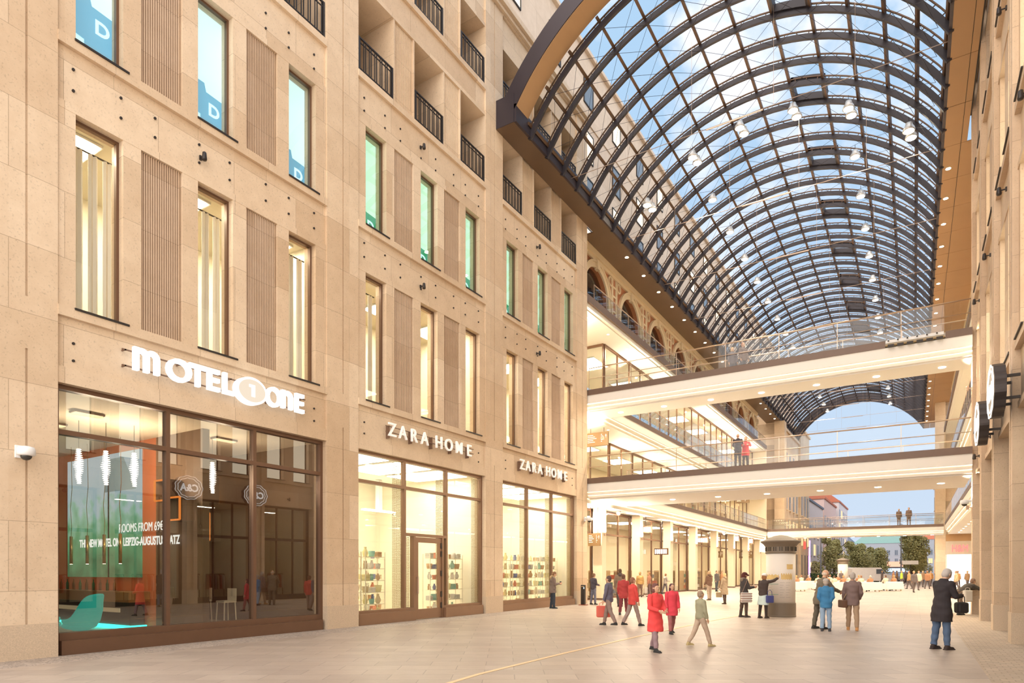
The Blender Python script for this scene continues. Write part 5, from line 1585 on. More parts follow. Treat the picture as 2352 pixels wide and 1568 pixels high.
M_GRW = pbr('street_window', (.10, .13, .18), .2)
M_LITW = emis('street_window_lit', (1.0, .62, .30), 1.2)
M_GREYF = pbr('grey_block_render', (.62, .58, .62), .8, var=.08)
M_GREYR = pbr('reddish_block_render', (.66, .50, .48), .8, var=.08)
M_PALE = pbr('pale_block_render', (.27, .30, .36), .8, var=.05)
M_ROOFG = pbr('copper_green_roof', (.20, .36, .36), .7, var=.1)
M_ROOFR = pbr('red_tile_roof', (.45, .16, .10), .8, var=.15)
M_ROOFD = pbr('slate_roof', (.14, .17, .24), .7, var=.1)
block('corner_building', 'cream building with tall windows under the far end of the vault on the left', -26, 84.6, -13.5, 95.9, 19.0, M_STONE_F, ('+x',), [M_GRW, M_GRW, M_LITW], gap=(2.4, 4.2), wsz=(1.1, 2.9), z0w=1.0)
b = block('corner_building', 'cream corner building with a red logo just past the vault on the left', -26, 96.4, -13.3, 105, 21.3, M_STONE_F, ('+x',), [M_GRW, M_GRW, M_LITW], gap=(2.2, 4.2), wsz=(1.1, 2.9), z0w=1.0)
MB().prism([(-1.4, 4.8), (-.6, 4.8), (-.6, 5.6), (-1.0, 5.9), (-1.4, 5.4)], 'X', 6.4, 6.55).obj('red_logo', emis('red_logo', (1, .08, .06), 1.6), b)
q = MB(); q.tube((6.45, 4.2, .5), (6.45, 4.2, 6.2), .07, 6); q.obj('purple_neon', emis('purple_neon', (.75, .35, 1), 5), b)
block('apartment_block', 'grey apartment block with bay windows on the left of the street beyond', -30, 110, -14.6, 134, 13.2, M_GREYF, ('+x', '-y'), [M_GRW, M_GRW, M_GRW, M_LITW], (4.0, M_ROOFD), gap=(4.2, 3.1), wsz=(2.2, 1.9))
block('apartment_block', 'reddish apartment block farther down the street on the left', -30, 136, -14.6, 158, 15.5, M_GREYR, ('+x', '-y'), [M_GRW, M_GRW, M_LITW], (4.5, M_ROOFR), gap=(4.2, 3.1), wsz=(2.2, 1.9))
block('apartment_block', 'farthest grey apartment block on the left with a red roof', -30, 160, -14.2, 182, 17, M_GREYF, ('+x', '-y'), [M_GRW, M_GRW, M_GRW, M_LITW], (5, M_ROOFR), gap=(4.4, 3.1), wsz=(2.2, 1.9))
block('street_building', 'pale blue-roofed building closing the street, left part', -34, 296, -21, 312, 13, M_PALE, ('-y',), [M_GRW, M_GRW, M_LITW], (5, M_ROOFD), gap=(2.3, 3.3), wsz=(1.0, 1.8))
block('street_building', 'long pale building with green roof closing the street', -20.4, 292, .8, 310, 12.5, M_PALE, ('-y',), [M_GRW, M_GRW, M_GRW, M_GRW, M_LITW], (6.5, M_ROOFG), gap=(2.4, 3.3), wsz=(1.0, 1.9))
block('street_building', 'pale building with red roof at the right end of the street', 1.3, 288, 20, 305, 13.5, M_PALE, ('-y',), [M_GRW, M_GRW, M_LITW], (4, M_ROOFR), gap=(2.6, 3.3), wsz=(1.3, 1.8))
block('corner_building', 'stone building past the vault on the right', 3.4, 97, 16, 150, 17.5, M_STONE_F, ('-x',), [M_GRW, M_LITW], gap=(3.6, 4.0), wsz=(1.3, 2.6))
# far glowing restaurant front
r = thing('canopy_front', 'glowing restaurant canopy at the foot of the far green-roofed building', 'canopy', (-6, 290.0, 0))
MB().box(-3, -.5, 1.2, 4, 0, 2.6).obj('lit_front', emis('canopy_lit', (.6, .75, 1.0), 1.2), r); MB().box(-3, -.6, 3.2, 4, 0, 5.2).obj('lit_windows', emis('canopy_red', (1, .45, .3), 1.2), r)
MB().box(-10, -1.2, 2.7, 5, 0, 3.1).obj('canopy_roof', M_DARK, r)
for xx in (-9.8, -5, 4.7): MB().box(xx, -1.1, 0, xx + .15, -.95, 2.7).obj('canopy_post', M_DARK, r)
# ---- trees
M_LEAF = pbr('autumn_leaves', (.46, .45, .21), .9, var=.4, scale=.8)
M_BARK = pbr('bark', (.10, .07, .05), .9)


def tree(x, y, h, rr, label, n=6500, seed=0):
    rnd = random.Random(seed); r = thing('street_tree', label, 'tree', (x, y, 0), group='autumn trees')
    q = MB(); q.tube((0, 0, 0), (.05, 0, h * .45), .22, 8, .14)
    br = []
    for k in range(9):
        a = k * 2.4; p = (0, 0, h * (.28 + .04 * k)); e = (math.cos(a) * rr * .65, math.sin(a) * rr * .65, h * (.45 + .05 * k)); q.tube(p, e, .09, 5, .03); br.append(e)
    q.tube((.05, 0, h * .45), (0, 0, h * .92), .14, 6, .03); q.obj('trunk', M_BARK, r)
    q = MB(); blobs = [(math.cos(k * 2.4) * rr * .5 * rnd.random(), math.sin(k * 2.4) * rr * .5 * rnd.random(), h * (.32 + .6 * k / 13.), rr * (.60 - .030 * k) * (.8 + .4 * rnd.random())) for k in range(13)]
    for _ in range(n):
        bx, by, bz, bs = rnd.choice(blobs)
        d = Vector((rnd.gauss(0, 1), rnd.gauss(0, 1), rnd.gauss(0, 1))).normalized() * bs * (rnd.random() ** .35)
        c = Vector((bx, by, bz)) + Vector((d.x, d.y, d.z * .85)); u = Vector((rnd.gauss(0, 1), rnd.gauss(0, 1), rnd.gauss(0, 1))).normalized(); v = u.orthogonal().normalized(); s = .09 + .09 * rnd.random()
        q.add([c - u * s, c + v * s * .6, c + u * s, c - v * s * .6], [(0, 1, 2, 3)])
    q.obj('foliage', M_LEAF, r)


tree(-10.6, 112, 7.4, 3.0, 'olive-gold tree beyond the distant advertising column, leftmost', seed=1)
tree(-7.6, 116, 6.6, 3.0, 'olive-gold tree beyond the passage, second from left', seed=2)
tree(-5.0, 121, 5.8, 2.8, 'olive-gold tree beyond the passage, third from left', seed=3)
tree(-.2, 112, 8.6, 2.7, 'tall pointed olive-gold tree at the right of the street view', 7500, seed=4)
tree(.6, 128, 6.4, 2.2, 'olive-gold tree at the far right, partly behind the stone pillar', seed=5)
tree(-12.6, 108, 3.2, 1.6, 'low green bush-like tree in front of the grey apartment block', 2500, seed=6)
# ---- street lamps, van, cars, hedge
for k, (x, y, h) in enumerate(((-11.6, 104, 7.6), (-1.5, 104, 7.8), (-14.5, 108, 4.6))):
    r = thing('street_lamp', 'slim grey street lamp in the street beyond, %s' % ['left', 'right, beside the pointed tree', 'short one by the bushes'][k], 'lamp post', (x, y, 0))
    MB().tube((0, 0, 0), (0, 0, h), .10, 8, .07).obj('pole', pbr('lamp_post_grey', (.25, .30, .38), .5, .4), r); MB().lathe([(.12, 0), (.34, .1), (.38, .18), (.15, .35), (.04, .42)], (0, 0, h), 12).obj('lamp_head', pbr('lamp_post_grey', (.25, .30, .38), .5), r)


def car(x, y, rz, L, Wd, H, mat, label, name='car', cat='car', van=False):
    r = thing(name, label, cat, (x, y, 0), rz)
    if van: pr = [(-L / 2, .35), (-L / 2, H * .95), (-L / 2 + .15, H), (L * .22, H), (L * .34, H * .62), (L * .48, H * .5), (L / 2, .5), (L / 2, .35)]
    else: pr = [(-L / 2, .35), (-L / 2, H * .62), (-L * .36, H * .68), (-L * .24, H), (L * .10, H), (L * .26, H * .66), (L * .47, H * .58), (L / 2, .45), (L / 2, .35)]
    MB().prism(pr, 'Y', -Wd / 2, Wd / 2).obj('car_body', mat, r)
    for e in (-1, 1):
        for xx in (-L * .32, L * .32): MB().tube((xx, e * (Wd / 2 - .2), .33), (xx, e * (Wd / 2 + .01), .33), .33, 16).obj('wheel', M_DARK, r)
        MB().prism([(-L * .22, H * .66), (-L * .18, H * .92), (L * .12, H * .92), (L * .24, H * .66)], 'Y', e * (Wd / 2 - .01), e * (Wd / 2 + .015)).obj('side_window', M_GRW, r) if not van else MB().prism([(L * .1, H * .6), (L * .1, H * .9), (L * .24, H * .9), (L * .33, H * .62)], 'Y', e * (Wd / 2 - .01), e * (Wd / 2 + .015)).obj('side_window', M_GRW, r)
    return r


car(-5.2, 97.5, .6, 5.4, 2.0, 2.1, pbr('van_white', (.90, .90, .95), .35), 'white delivery van parked beyond the benches', 'delivery_van', 'van', True)
car(-1.5, 108, 1.3, 4.3, 1.8, 1.45, pbr('car_silver', (.4, .42, .5), .3, .3), 'silver-grey car in the street beyond the passage')
car(-9.3, 150, 1.5, 4.3, 1.8, 1.45, pbr('car_dark', (.06, .07, .1), .3, .3), 'dark car far down the street')
q = MB(); rnd = random.Random(9)
for _ in range(1500):
    c = Vector((-12.8 + 6.5 * rnd.random(), 101.5 + 1.4 * rnd.random(), .15 + 1.1 * rnd.random())); u = Vector((rnd.gauss(0, 1), rnd.gauss(0, 1), rnd.gauss(0, 1))).normalized(); v = u.orthogonal(); v.normalize()
    q.add([c - u * .14, c + v * .09, c + u * .14, c - v * .09], [(0, 1, 2, 3)])
tag(q.obj('hedge', pbr('hedge_leaves', (.06, .10, .04), .9, var=.4)), 'dark green hedge in front of the apartment blocks', 'hedge', kind='stuff')
r = thing('traffic_sign', 'small white direction sign on a post in the street at the right', 'sign', (-.4, 98, 0))
MB().tube((0, 0, 0), (0, 0, 3.2), .05, 6).obj('post', M_DARK, r); MB().box(-.9, -.05, 2.5, .9, .0, 3.0).obj('sign_board', M_WHITE, r)
# ================================================================ PEOPLE
import numpy as np
YAW = math.atan(923.0 / 1471.0)


WORK = bpy.data.scenes.new('workshop')   # empty side scene, so that each skin is grown without touching the rest


def fuse(mb, name, mat, voxel, parent=None, smooth=2):
    """grow the overlapping shapes of one body or garment into one continuous skin"""
    me = mb.mesh(name + '_raw', None); o = bpy.data.objects.new('raw', me); WORK.collection.objects.link(o)
    m = o.modifiers.new('r', 'REMESH'); m.mode = 'VOXEL'; m.voxel_size = voxel
    s = o.modifiers.new('s', 'SMOOTH'); s.factor = .5; s.iterations = smooth
    with bpy.context.temp_override(scene=WORK, view_layer=WORK.view_layers[0]):
        dg = bpy.context.evaluated_depsgraph_get()
        out = bpy.data.meshes.new_from_object(o.evaluated_get(dg))
    bpy.data.objects.remove(o); bpy.data.meshes.remove(me)
    out.name = name; out.materials.clear(); out.materials.append(mat)
    for p in out.polygons: p.use_smooth = True
    r = bpy.data.objects.new(name, out); COL.objects.link(r)
    if parent: r.parent = parent
    return r


def cap(m, p, q, r1, r2, n=10):
    m.tube(p, q, r1, n, r2); m.ball(p, r1, n=n, m=8); m.ball(q, r2, n=n, m=8)


def loft(m, rings, n=18):
    """rings = (centre, half width, half depth, lean)"""
    vs = []; fs = []
    for (c, w, d, L) in rings:
        for k in range(n):
            t = 2 * PI * k / n; x = w * math.cos(t); y = d * math.sin(t)
            vs.append((c[0] + x, c[1] + y * math.cos(L), c[2] - y * math.sin(L)))
    for i in range(len(rings) - 1):
        for k in range(n): fs.append((i * n + k, i * n + (k + 1) % n, (i + 1) * n + (k + 1) % n, (i + 1) * n + k))
    fs.append(tuple(range(n - 1, -1, -1))); fs.append(tuple((len(rings) - 1) * n + k for k in range(n)))
    m.add(vs, fs)


def D(a): return math.radians(a)


def person(label, x, y, theta, h, z=0.0, vox=.010, skin=(.62, .38, .25), hair=(.12, .08, .05), hairk='short', coat=(.1, .1, .1), coatlen=.12, trs=(.06, .06, .08),
           shoe=(.03, .03, .03), lean=0, legs=((4, 4), (-4, 4)), arms=((5, 8, 12, 0), (5, 8, 12, 0)), head=(0, 0), hood=None, scarf=None, hat=None, skirt=None, side=0, boots=False, group=None, feet=True):
    """one person; the body is one skin, garments and hair are its parts. local +Y is forward, +X the person's right"""
    s = h / 1.76; label_seed = len(label) * 1.37
    L = D(lean); sd = D(side)
    hz = .93
    J = {}
    jl = []
    for e, (a, k) in zip((1, -1), legs):
        a, k = D(a), D(k)
        kn = Vector((e * .10, .44 * math.sin(a), -.44 * math.cos(a))); an = kn + Vector((e * .01, .43 * math.sin(a - k), -.43 * math.cos(a - k)))
        jl.append((kn, an, a - k))
    low = min(an.z for _, an, _ in jl); hz = -low + .075
    H = Vector((0, 0, hz)); J = [(H + Vector((e * .09, 0, 0)), H + kn, H + an, ang) for e, (kn, an, ang) in zip((1, -1), jl)]
    up = Vector((math.sin(sd), math.sin(L), math.cos(L))).normalized()
    sp = lambda t: H + up * t
    neck = sp(.56); hd = D(head[0]) + L * .6
    hdir = Vector((math.sin(sd), math.sin(hd), math.cos(hd))).normalized()
    hc = neck + hdir * .135 + Vector((0, .012, 0))
    hy = D(head[1])
    R = Matrix.Rotation(hy, 3, 'Z') @ Matrix.Rotation(-(hd), 3, 'X')
    A = []
    for e, (a, b, f, i) in zip((1, -1), arms):
        a, b, f, i = map(D, (a, b, f, i))
        sh = sp(.485) + Vector((e * .185, 0, 0))
        ud = Vector((e * math.sin(b), math.sin(a) * math.cos(b), -math.cos(a) * math.cos(b))); el = sh + ud * .29
        fd = Vector((-e * math.sin(i), math.sin(a + f) * math.cos(i), -math.cos(a + f) * math.cos(i))); wr = el + fd * .255
        A.append((sh, el, wr, fd, e))
    # --- body
    B = MB()
    loft(B, [(sp(-.07), .10, .09, L), (sp(-.02), .155, .115, L), (sp(.08), .15, .11, L), (sp(.18), .13, .098, L), (sp(.32), .155, .118, L), (sp(.42), .17, .115, L), (sp(.49), .15, .085, L), (sp(.53), .07, .06, L)])
    cap(B, sp(.48), neck + hdir * .07, .058, .052)
    B.ball(hc + R @ Vector((0, -.008, .022)), 1, .078, .097, .100, 18, 12, R); B.ball(hc + R @ Vector((0, .022, -.045)), 1, .058, .068, .068, 14, 10, R)
    B.ball(hc + R @ Vector((0, .098, -.008)), 1, .013, .020, .024, 8, 6, R); B.ball(hc + R @ Vector((0, .080, .032)), 1, .052, .018, .013, 10, 6, R)
    B.ball(hc + R @ Vector((0, .080, -.052)), 1, .024, .014, .008, 8, 6, R); B.ball(hc + R @ Vector((0, .072, -.085)), 1, .024, .02, .018, 8, 6, R)
    for e in (-1, 1):
        B.ball(hc + R @ Vector((e * .078, -.008, -.006)), 1, .012, .022, .032, 8, 6, R); B.ball(hc + R @ Vector((e * .04, .066, -.018)), 1, .024, .022, .022, 8, 6, R)
    for (hp, kn, an, ang) in J:
        cap(B, hp, kn, .088, .060); cap(B, kn, an, .058, .038); cap(B, kn + (an - kn) * .12 + Vector((0, -.014, 0)), kn + (an - kn) * .42, .052, .046)
        cap(B, an + Vector((0, -.02, -.03)), an + Vector((0, .13, -.045)), .036, .026)
    for (sh, el, wr, fd, e) in A:
        cap(B, sh + Vector((-e * .012, 0, -.008)), el, .047, .040); cap(B, el, wr, .040, .027)
        # palm, four unequal curled fingers and a thumb from its side
        sdv = fd.cross(Vector((e, 0, 0.0))).normalized(); acr = fd.cross(sdv).normalized()
        pc = wr + fd * .048
        cap(B, wr, wr + fd * .03, .026, .028)
        for w in (-1, 0, 1): cap(B, wr + fd * .02 + sdv * (.022 * w), wr + fd * .085 + sdv * (.026 * w), .015, .014, 8)
        if vox < .02:
            curl = acr * (e)
            for w, ln in zip((-1.5, -.5, .5, 1.5), (.062, .076, .08, .070)):
                b0 = wr + fd * .088 + sdv * (.018 * w); b1 = b0 + fd * ln * .5 - Vector((e * .006, 0, 0)); b2 = b1 + fd * ln * .4 - Vector((e * .020, 0, 0))
                cap(B, b0, b1, .0095, .009, 7); cap(B, b1, b2, .009, .0078, 7)
            t0 = wr + fd * .03 + sdv * .03; t1 = t0 + sdv * .028 + fd * .03; cap(B, t0, t1, .012, .0105, 7); cap(B, t1, t1 + fd * .03 - Vector((e * .008, 0, 0)), .0105, .009, 7)
        else: cap(B, wr + fd * .08, wr + fd * .15, .022, .016, 6)
    B.v = [(a * s, b * s, c * s) for a, b, c in B.v]
    M = lambda nm, c, r=.85: pbr('%s_%02d%02d%02d' % (nm, int(c[0] * 99), int(c[1] * 99), int(c[2] * 99)), c, r, var=.12, scale=9, bump=.25)
    body = fuse(B, 'person', M('skin', skin, .6), vox)
    tag(body, label, 'person', group)
    body.location = (x, y, z); body.rotation_euler = (0, 0, YAW - D(theta))

    def part(mb, nm, col, v=None, r=.85, sm=2):
        mb.v = [(a * s, b * s, c * s) for a, b, c in mb.v]
        o = fuse(mb, nm, M(nm, col, r), v or vox * 1.15, body, sm)
        if nm in ('coat', 'jacket', 'trousers', 'skirt', 'scarf') and vox < .02:   # soft folds in the cloth
            n_ = len(o.data.vertices); co = np.empty(n_ * 3, 'f'); nr = np.empty(n_ * 3, 'f')
            o.data.vertices.foreach_get('co', co); o.data.vertices.foreach_get('normal', nr)
            c = co.reshape(-1, 3); nr = nr.reshape(-1, 3); q = label_seed
            f = np.sin(c[:, 0] * 17 + q + 2.2 * np.sin(c[:, 2] * 9 + q)) * np.sin(c[:, 2] * 23 + 1.7 * np.sin(c[:, 1] * 14 + q)) + .5 * np.sin(c[:, 2] * 41 + c[:, 0] * 12 + 2 * np.sin(c[:, 1] * 21))
            c += nr * (.0062 * s * f)[:, None]
            o.data.vertices.foreach_set('co', c.ravel()); o.data.update()
        return o
    # --- trousers or tights
    T = MB()
    loft(T, [(sp(-.09), .10, .10, L), (sp(-.03), .172, .132, L), (sp(.06), .168, .126, L), (sp(.12), .155, .118, L)])
    for (hp, kn, an, ang) in J:
        k2 = 1.0 if not skirt else .93
        cap(T, hp + Vector((0, 0, -.02)), kn, .102 * k2, .076 * k2); T.tube(kn, an + Vector((0, 0, .02)), .076 * k2, 12, .060 * k2 if not boots else .05)
        T.ball(kn, .076 * k2, n=12, m=8)
    part(T, 'trousers' if not skirt else 'tights', trs)
    if skirt:
        K = MB(); c0 = sp(.02); loft(K, [(H + Vector((0, 0, -.42)), .24, .19, 0), (H + Vector((0, 0, -.2)), .215, .17, 0), (c0, .18, .14, L), (sp(.1), .16, .125, L)]); part(K, 'skirt', skirt)
    # --- shoes
    if feet:
        for (hp, kn, an, ang) in J:
            S = MB(); a0 = an
            cap(S, a0 + Vector((0, -.03, -.028)), a0 + Vector((0, .03, -.02)), .046, .046); cap(S, a0 + Vector((0, 0, -.038)), a0 + Vector((0, .145, -.046)), .043, .034)
            S.box(a0.x - .043, a0.y - .075, a0.z - .078, a0.x + .043, a0.y + .185, a0.z - .055)
            if boots: cap(S, a0 + Vector((0, 0, .02)), kn + (an - kn) * .45, .055, .062)
            else: S.tube(a0 + Vector((0, -.005, -.02)), a0 + Vector((0, -.005, .035)), .046, 10)
            part(S, 'shoe' if not boots else 'boot', shoe)
    # --- coat or jacket with sleeves
    C = MB(); cl = coatlen
    mid = (J[0][1] + J[1][1]) / 2
    low1 = H + (mid - H) * min(1, cl / .44) if cl > 0 else H
    rings = [(low1, .165 + .12 * cl, .135 + .16 * cl, L * .2)]
    if cl > .2: rings.append((H + (low1 - H) * .5, .185 + .03, .15 + .03, L * .4))
    rings += [(sp(0), .19, .152, L), (sp(.1), .178, .145, L), (sp(.2), .168, .138, L), (sp(.33), .182, .150, L), (sp(.43), .195, .142, L), (sp(.50), .165, .105, L), (sp(.56), .085, .080, L), (sp(.58), .068, .07, L)]
    loft(C, rings)
    for (sh, el, wr, fd, e) in A:
        cap(C, sh + Vector((-e * .012, 0, -.008)), el, .073, .062); C.tube(el, wr - fd * .005, .062, 12, .048); C.ball(el, .062, n=12, m=8)
    part(C, 'coat' if cl > .25 else 'jacket', coat)
    if hood:
        Hd = MB()
        for k in range(12):
            a = 2 * PI * k / 12; p = sp(.565) + Vector((.085 * math.cos(a), .07 * math.sin(a) - .02, .02 - .02 * math.sin(a))); b = 2 * PI * (k + 1) / 12
            q = sp(.565) + Vector((.085 * math.cos(b), .07 * math.sin(b) - .02, .02 - .02 * math.sin(b))); cap(Hd, p, q, .034, .034, 8)
        Hd.ball(sp(.53) + Vector((0, -.10, 0)), 1, .10, .06, .08)
        part(Hd, 'hood', hood)
    if scarf:
        Sc = MB()
        for k in range(12):
            a = 2 * PI * k / 12; b = 2 * PI * (k + 1) / 12
            cap(Sc, neck + Vector((.07 * math.cos(a), .065 * math.sin(a) + .01, .0)), neck + Vector((.07 * math.cos(b), .065 * math.sin(b) + .01, .0)), .034, .034, 8)
        cap(Sc, neck + Vector((.04, .09, -.02)), neck + Vector((.03, .14, -.22)), .03, .035); part(Sc, 'scarf', scarf)
    # --- hair, hat
    if hairk != 'bald' or True:
        Hr = MB()
        if hairk == 'bald':
            Hr.ball(hc + R @ Vector((0, -.035, -.005)), 1, .083, .075, .06, 16, 10, R)
        else:
            Hr.ball(hc + R @ Vector((0, -.020, .035)), 1, .087, .098, .098, 18, 12, R); Hr.ball(hc + R @ Vector((0, -.04, -.01)), 1, .082, .075, .09, 14, 10, R)
            if hairk == 'bob': Hr.ball(hc + R @ Vector((0, -.03, -.045)), 1, .100, .078, .095, 14, 10, R); Hr.ball(hc + R @ Vector((0, .03, .085)), 1, .07, .05, .04, 12, 8, R)
            if hairk == 'long':
                cap(Hr, hc + R @ Vector((0, -.06, 0)), hc + Vector((0, -.10, -.22)), .082, .070); Hr.ball(hc + R @ Vector((0, -.02, -.04)), 1, .095, .07, .10, 14, 10, R)
        part(Hr, 'hair', hair)
    if hat:
        Ht = MB(); Ht.ball(hc + R @ Vector((0, -.01, .06)), 1, .096, .110, .080, 18, 12, R); cap(Ht, hc + R @ Vector((0, .07, .05)), hc + R @ Vector((0, .145, .035)), .045, .035); part(Ht, 'cap', hat)
    if vox <= .012:
        em = pbr('eye', (.03, .02, .02), .3)
        for e in (-1, 1):
            q = MB(); q.ball(hc + R @ Vector((e * .034, .083, .010)), 1, .012, .008, .007, 8, 6, R); q.v = [(a * s, b * s, c * s) for a, b, c in q.v]; q.obj('eye', em, body)
    wl = [(body.location, A, s)]
    rz = Matrix.Rotation(YAW - D(theta), 3, 'Z')
    body['height_hint'] = h
    del body['height_hint']
    return body, [Vector((x, y, z)) + rz @ ((wr + fd * .09) * s) for (sh, el, wr, fd, e) in A], rz, s, lambda v: Vector((x, y, z)) + rz @ (Vector(v) * s)


def P_at(px, fy):
    u = px - 1176; X = -math.sin(YAW) * 1471 + math.cos(YAW) * u; Y = math.cos(YAW) * 1471 + math.sin(YAW) * u; t = 1.7 / (fy - 1310.0)
    return X * t, Y * t


def ph(fy, hy): return 1.7 * (fy - hy) / (fy - 1310.0)


GR = 'people standing in the passage'
# man with a phone in front of the far shop window
x, y = P_at(1270, 1397)
_, hands, rz, s, W = person('man in brown fur-hooded parka reading his phone in front of the far bright shopfront', x, y, 80, 1.66, vox=.009, hair=(.22, .12, .06), coat=(.20, .15, .13), coatlen=.20, trs=(.035, .045, .065), shoe=(.03, .04, .05), arms=((12, 4, 88, 22), (12, 4, 88, 22)), head=(26, 0), hood=(.42, .30, .17), legs=((3, 3), (-3, 3)))
def box_item(name, label, cat, c, size, mat, rzm=0, handle=0, hm=None):
    r = thing(name, label, cat, c, rzm); a, b, d = size
    MB().bbox(-a / 2, -b / 2, -d, a / 2, b / 2, 0, min(size) * .25).obj('bag_body' if handle else 'shell', mat, r)
    if handle:
        q = MB(); q.path([(-a * .3, 0, -.02), (-a * .27, 0, handle * .7), (0, 0, handle), (a * .27, 0, handle * .7), (a * .3, 0, -.02)], .009, 6); q.obj('handle', hm or mat, r)
    return r
ctr = (hands[0] + hands[1]) / 2
box_item('smartphone', 'dark smartphone held by the man in the fur-hooded parka', 'phone', ctr + Vector((0, 0, .08)), (.075, .012, .15), pbr('phone', (.03, .03, .03), .2), YAW)
x, y = P_at(1363, 1388)
person('person in a dark jacket and grey-blue trousers beside the ashtray post', x, y, 55, 1.56, vox=.014, hair=(.2, .12, .07), coat=(.07, .06, .08), coatlen=.08, trs=(.16, .16, .22), arms=((10, 5, 70, 15), (10, 5, 70, 15)), head=(14, 0))
x, y = P_at(1424, 1393)
person('tall man in an olive-grey coat seen from behind walking into the passage', x, y, 0, 1.80, vox=.012, hair=(.12, .07, .04), coat=(.24, .17, .12), coatlen=.30, trs=(.07, .05, .05), legs=((14, 4), (-12, 10)), hood=(.10, .07, .06))
x, y = P_at(1470, 1371)
person('person in an ochre jacket looking into the left shops', x, y, 10, 1.62, vox=.018, hair=(.45, .28, .12), coat=(.48, .30, .12), coatlen=.05, trs=(.20, .12, .09))
x, y = P_at(1491, 1370)
_, hands, rz, s, W = person('person in a brown-red top with a white shopping bag by the left shop doorway', x, y, -80, 1.62, vox=.018, hair=(.35, .18, .08), coat=(.36, .16, .10), coatlen=.02, trs=(.16, .10, .10))
box_item('shopping_bag', 'white paper shopping bag held by the person in the brown-red top', 'bag', hands[0] + Vector((0, 0, -.14)), (.36, .14, .42), pbr('white_paper', (.85, .78, .70), .7), YAW, .14)
x, y = P_at(1528, 1364)
person('woman in a grey patterned jacket checking her phone at the left shops', x, y, 70, 1.50, vox=.018, hair=(.30, .16, .08), coat=(.42, .36, .32), coatlen=.08, trs=(.14, .12, .14), arms=((12, 5, 70, 15), (12, 5, 70, 15)), head=(20, 0), legs=((10, 5), (-14, 4)))
x, y = P_at(1629, 1378)
person('man in a dark brown jacket and pale grey trousers standing near the bicycle', x, y, -25, 1.68, vox=.013, hair=(.50, .34, .20), coat=(.16, .09, .06), coatlen=.08, trs=(.42, .33, .26), shoe=(.15, .10, .07), arms=((8, 6, 60, 12), (8, 6, 20, 0)), hood=(.14, .08, .05), legs=((3, 2), (-3, 4)))
x, y = P_at(1664, 1387)
_, hands, rz, s, W = person('blond woman in a beige wool coat carrying a small bag', x, y, -35, 1.57, vox=.012, hair=(.62, .42, .20), hairk='bob', coat=(.40, .30, .20), coatlen=.40, trs=(.08, .05, .04), boots=True, shoe=(.05, .03, .02), hood=(.38, .28, .19))
box_item('handbag', 'olive-brown paper bag carried by the blond woman in the beige coat', 'bag', hands[1] + Vector((-.05, 0, -.12)), (.30, .10, .26), pbr('olive_bag', (.32, .24, .14), .7), YAW, .12)
x, y = P_at(1646, 1358)
person('man in dark clothes in the group behind the blond woman', x, y, 150, 1.70, vox=.022, coat=(.10, .09, .09), trs=(.07, .08, .10))
x, y = P_at(1657, 1352)
person('person in an orange-brown jacket in the group behind the blond woman', x, y, 120, 1.62, vox=.022, coat=(.40, .20, .10), trs=(.20, .15, .12), hair=(.3, .16, .08))
x, y = P_at(1709, 1417)
_, hands, rz, s, W = person('woman in dark jacket and grey scarf with striped bag, left of the advertising column', x, y, 80, 1.63, vox=.009, hair=(.10, .025, .02), hairk='long', coat=(.065, .055, .055), coatlen=.06, trs=(.10, .065, .05), boots=True, shoe=(.07, .055, .05), scarf=(.30, .21, .17), hood=(.22, .17, .13), arms=((20, 4, 78, 12), (20, 4, 78, 12)), head=(8, 0), hat=(.09, .02, .018))
r = thing('shoulder_bag', 'white and brown striped shoulder bag of the woman left of the advertising column', 'bag', W((.25, -.05, .98)), YAW - D(80) + PI / 2)
MB().bbox(-.20, -.06, -.36, .20, .06, 0, .03).obj('bag_body', pbr('bag_white', (.75, .70, .66), .8, var=.1), r)
for k in range(4): MB().box(-.203, -.064, -.31 + k * .085, .203, .064, -.285 + k * .085).obj('stripe', pbr('bag_stripe', (.28, .14, .10), .8), r)
MB().path([(-.16, 0, 0), (-.05, -.02, .28), (.0, -.10, .50)], .010, 6).obj('strap', pbr('bag_strap', (.3, .2, .15), .8), r)
x, y = P_at(1753, 1419)
_, hands, rz, s, W = person('woman in a white cap pointing at the map on the advertising column', x, y, 55, 1.60, vox=.010, hair=(.35, .16, .07), hairk='bob', coat=(.07, .05, .045), coatlen=.10, trs=(.05, .035, .03), skirt=(.62, .74, .72), boots=True, shoe=(.05, .035, .03), hat=(.85, .82, .80), arms=((100, 14, 12, 0), (6, 6, 12, 0)), side=4)
box_item('handbag', 'navy blue handbag of the woman pointing at the column', 'bag', W((.30, -.02, .90)), (.26, .12, .26), pbr('navy_bag', (.05, .06, .22), .6), YAW, .20)
x, y = P_at(1883, 1444)
person('bald man in an olive coat bending to embrace the small person in blue', x, y, 78, 1.74, vox=.009, skin=(.72, .42, .27), hair=(.75, .62, .50), hairk='bald', coat=(.17, .14, .10), coatlen=.22, trs=(.13, .11, .08), shoe=(.04, .035, .03), lean=14, head=(10, 0), arms=((34, 8, 38, 10), (40, 18, 30, -4)), legs=((2, 2), (-5, 5)))
x, y = P_at(1897, 1449)
person('small person in a bright blue jacket, jeans and grey cap being embraced', x, y, 30, 1.47, vox=.009, hair=(.5, .42, .36), coat=(.05, .21, .42), coatlen=.16, trs=(.30, .42, .58), shoe=(.05, .05, .06), hat=(.48, .44, .40), arms=((-14, 6, 22, 25), (-14, 6, 22, 25)), legs=((3, 2), (-3, 4)))
x, y = P_at(1958, 1447)
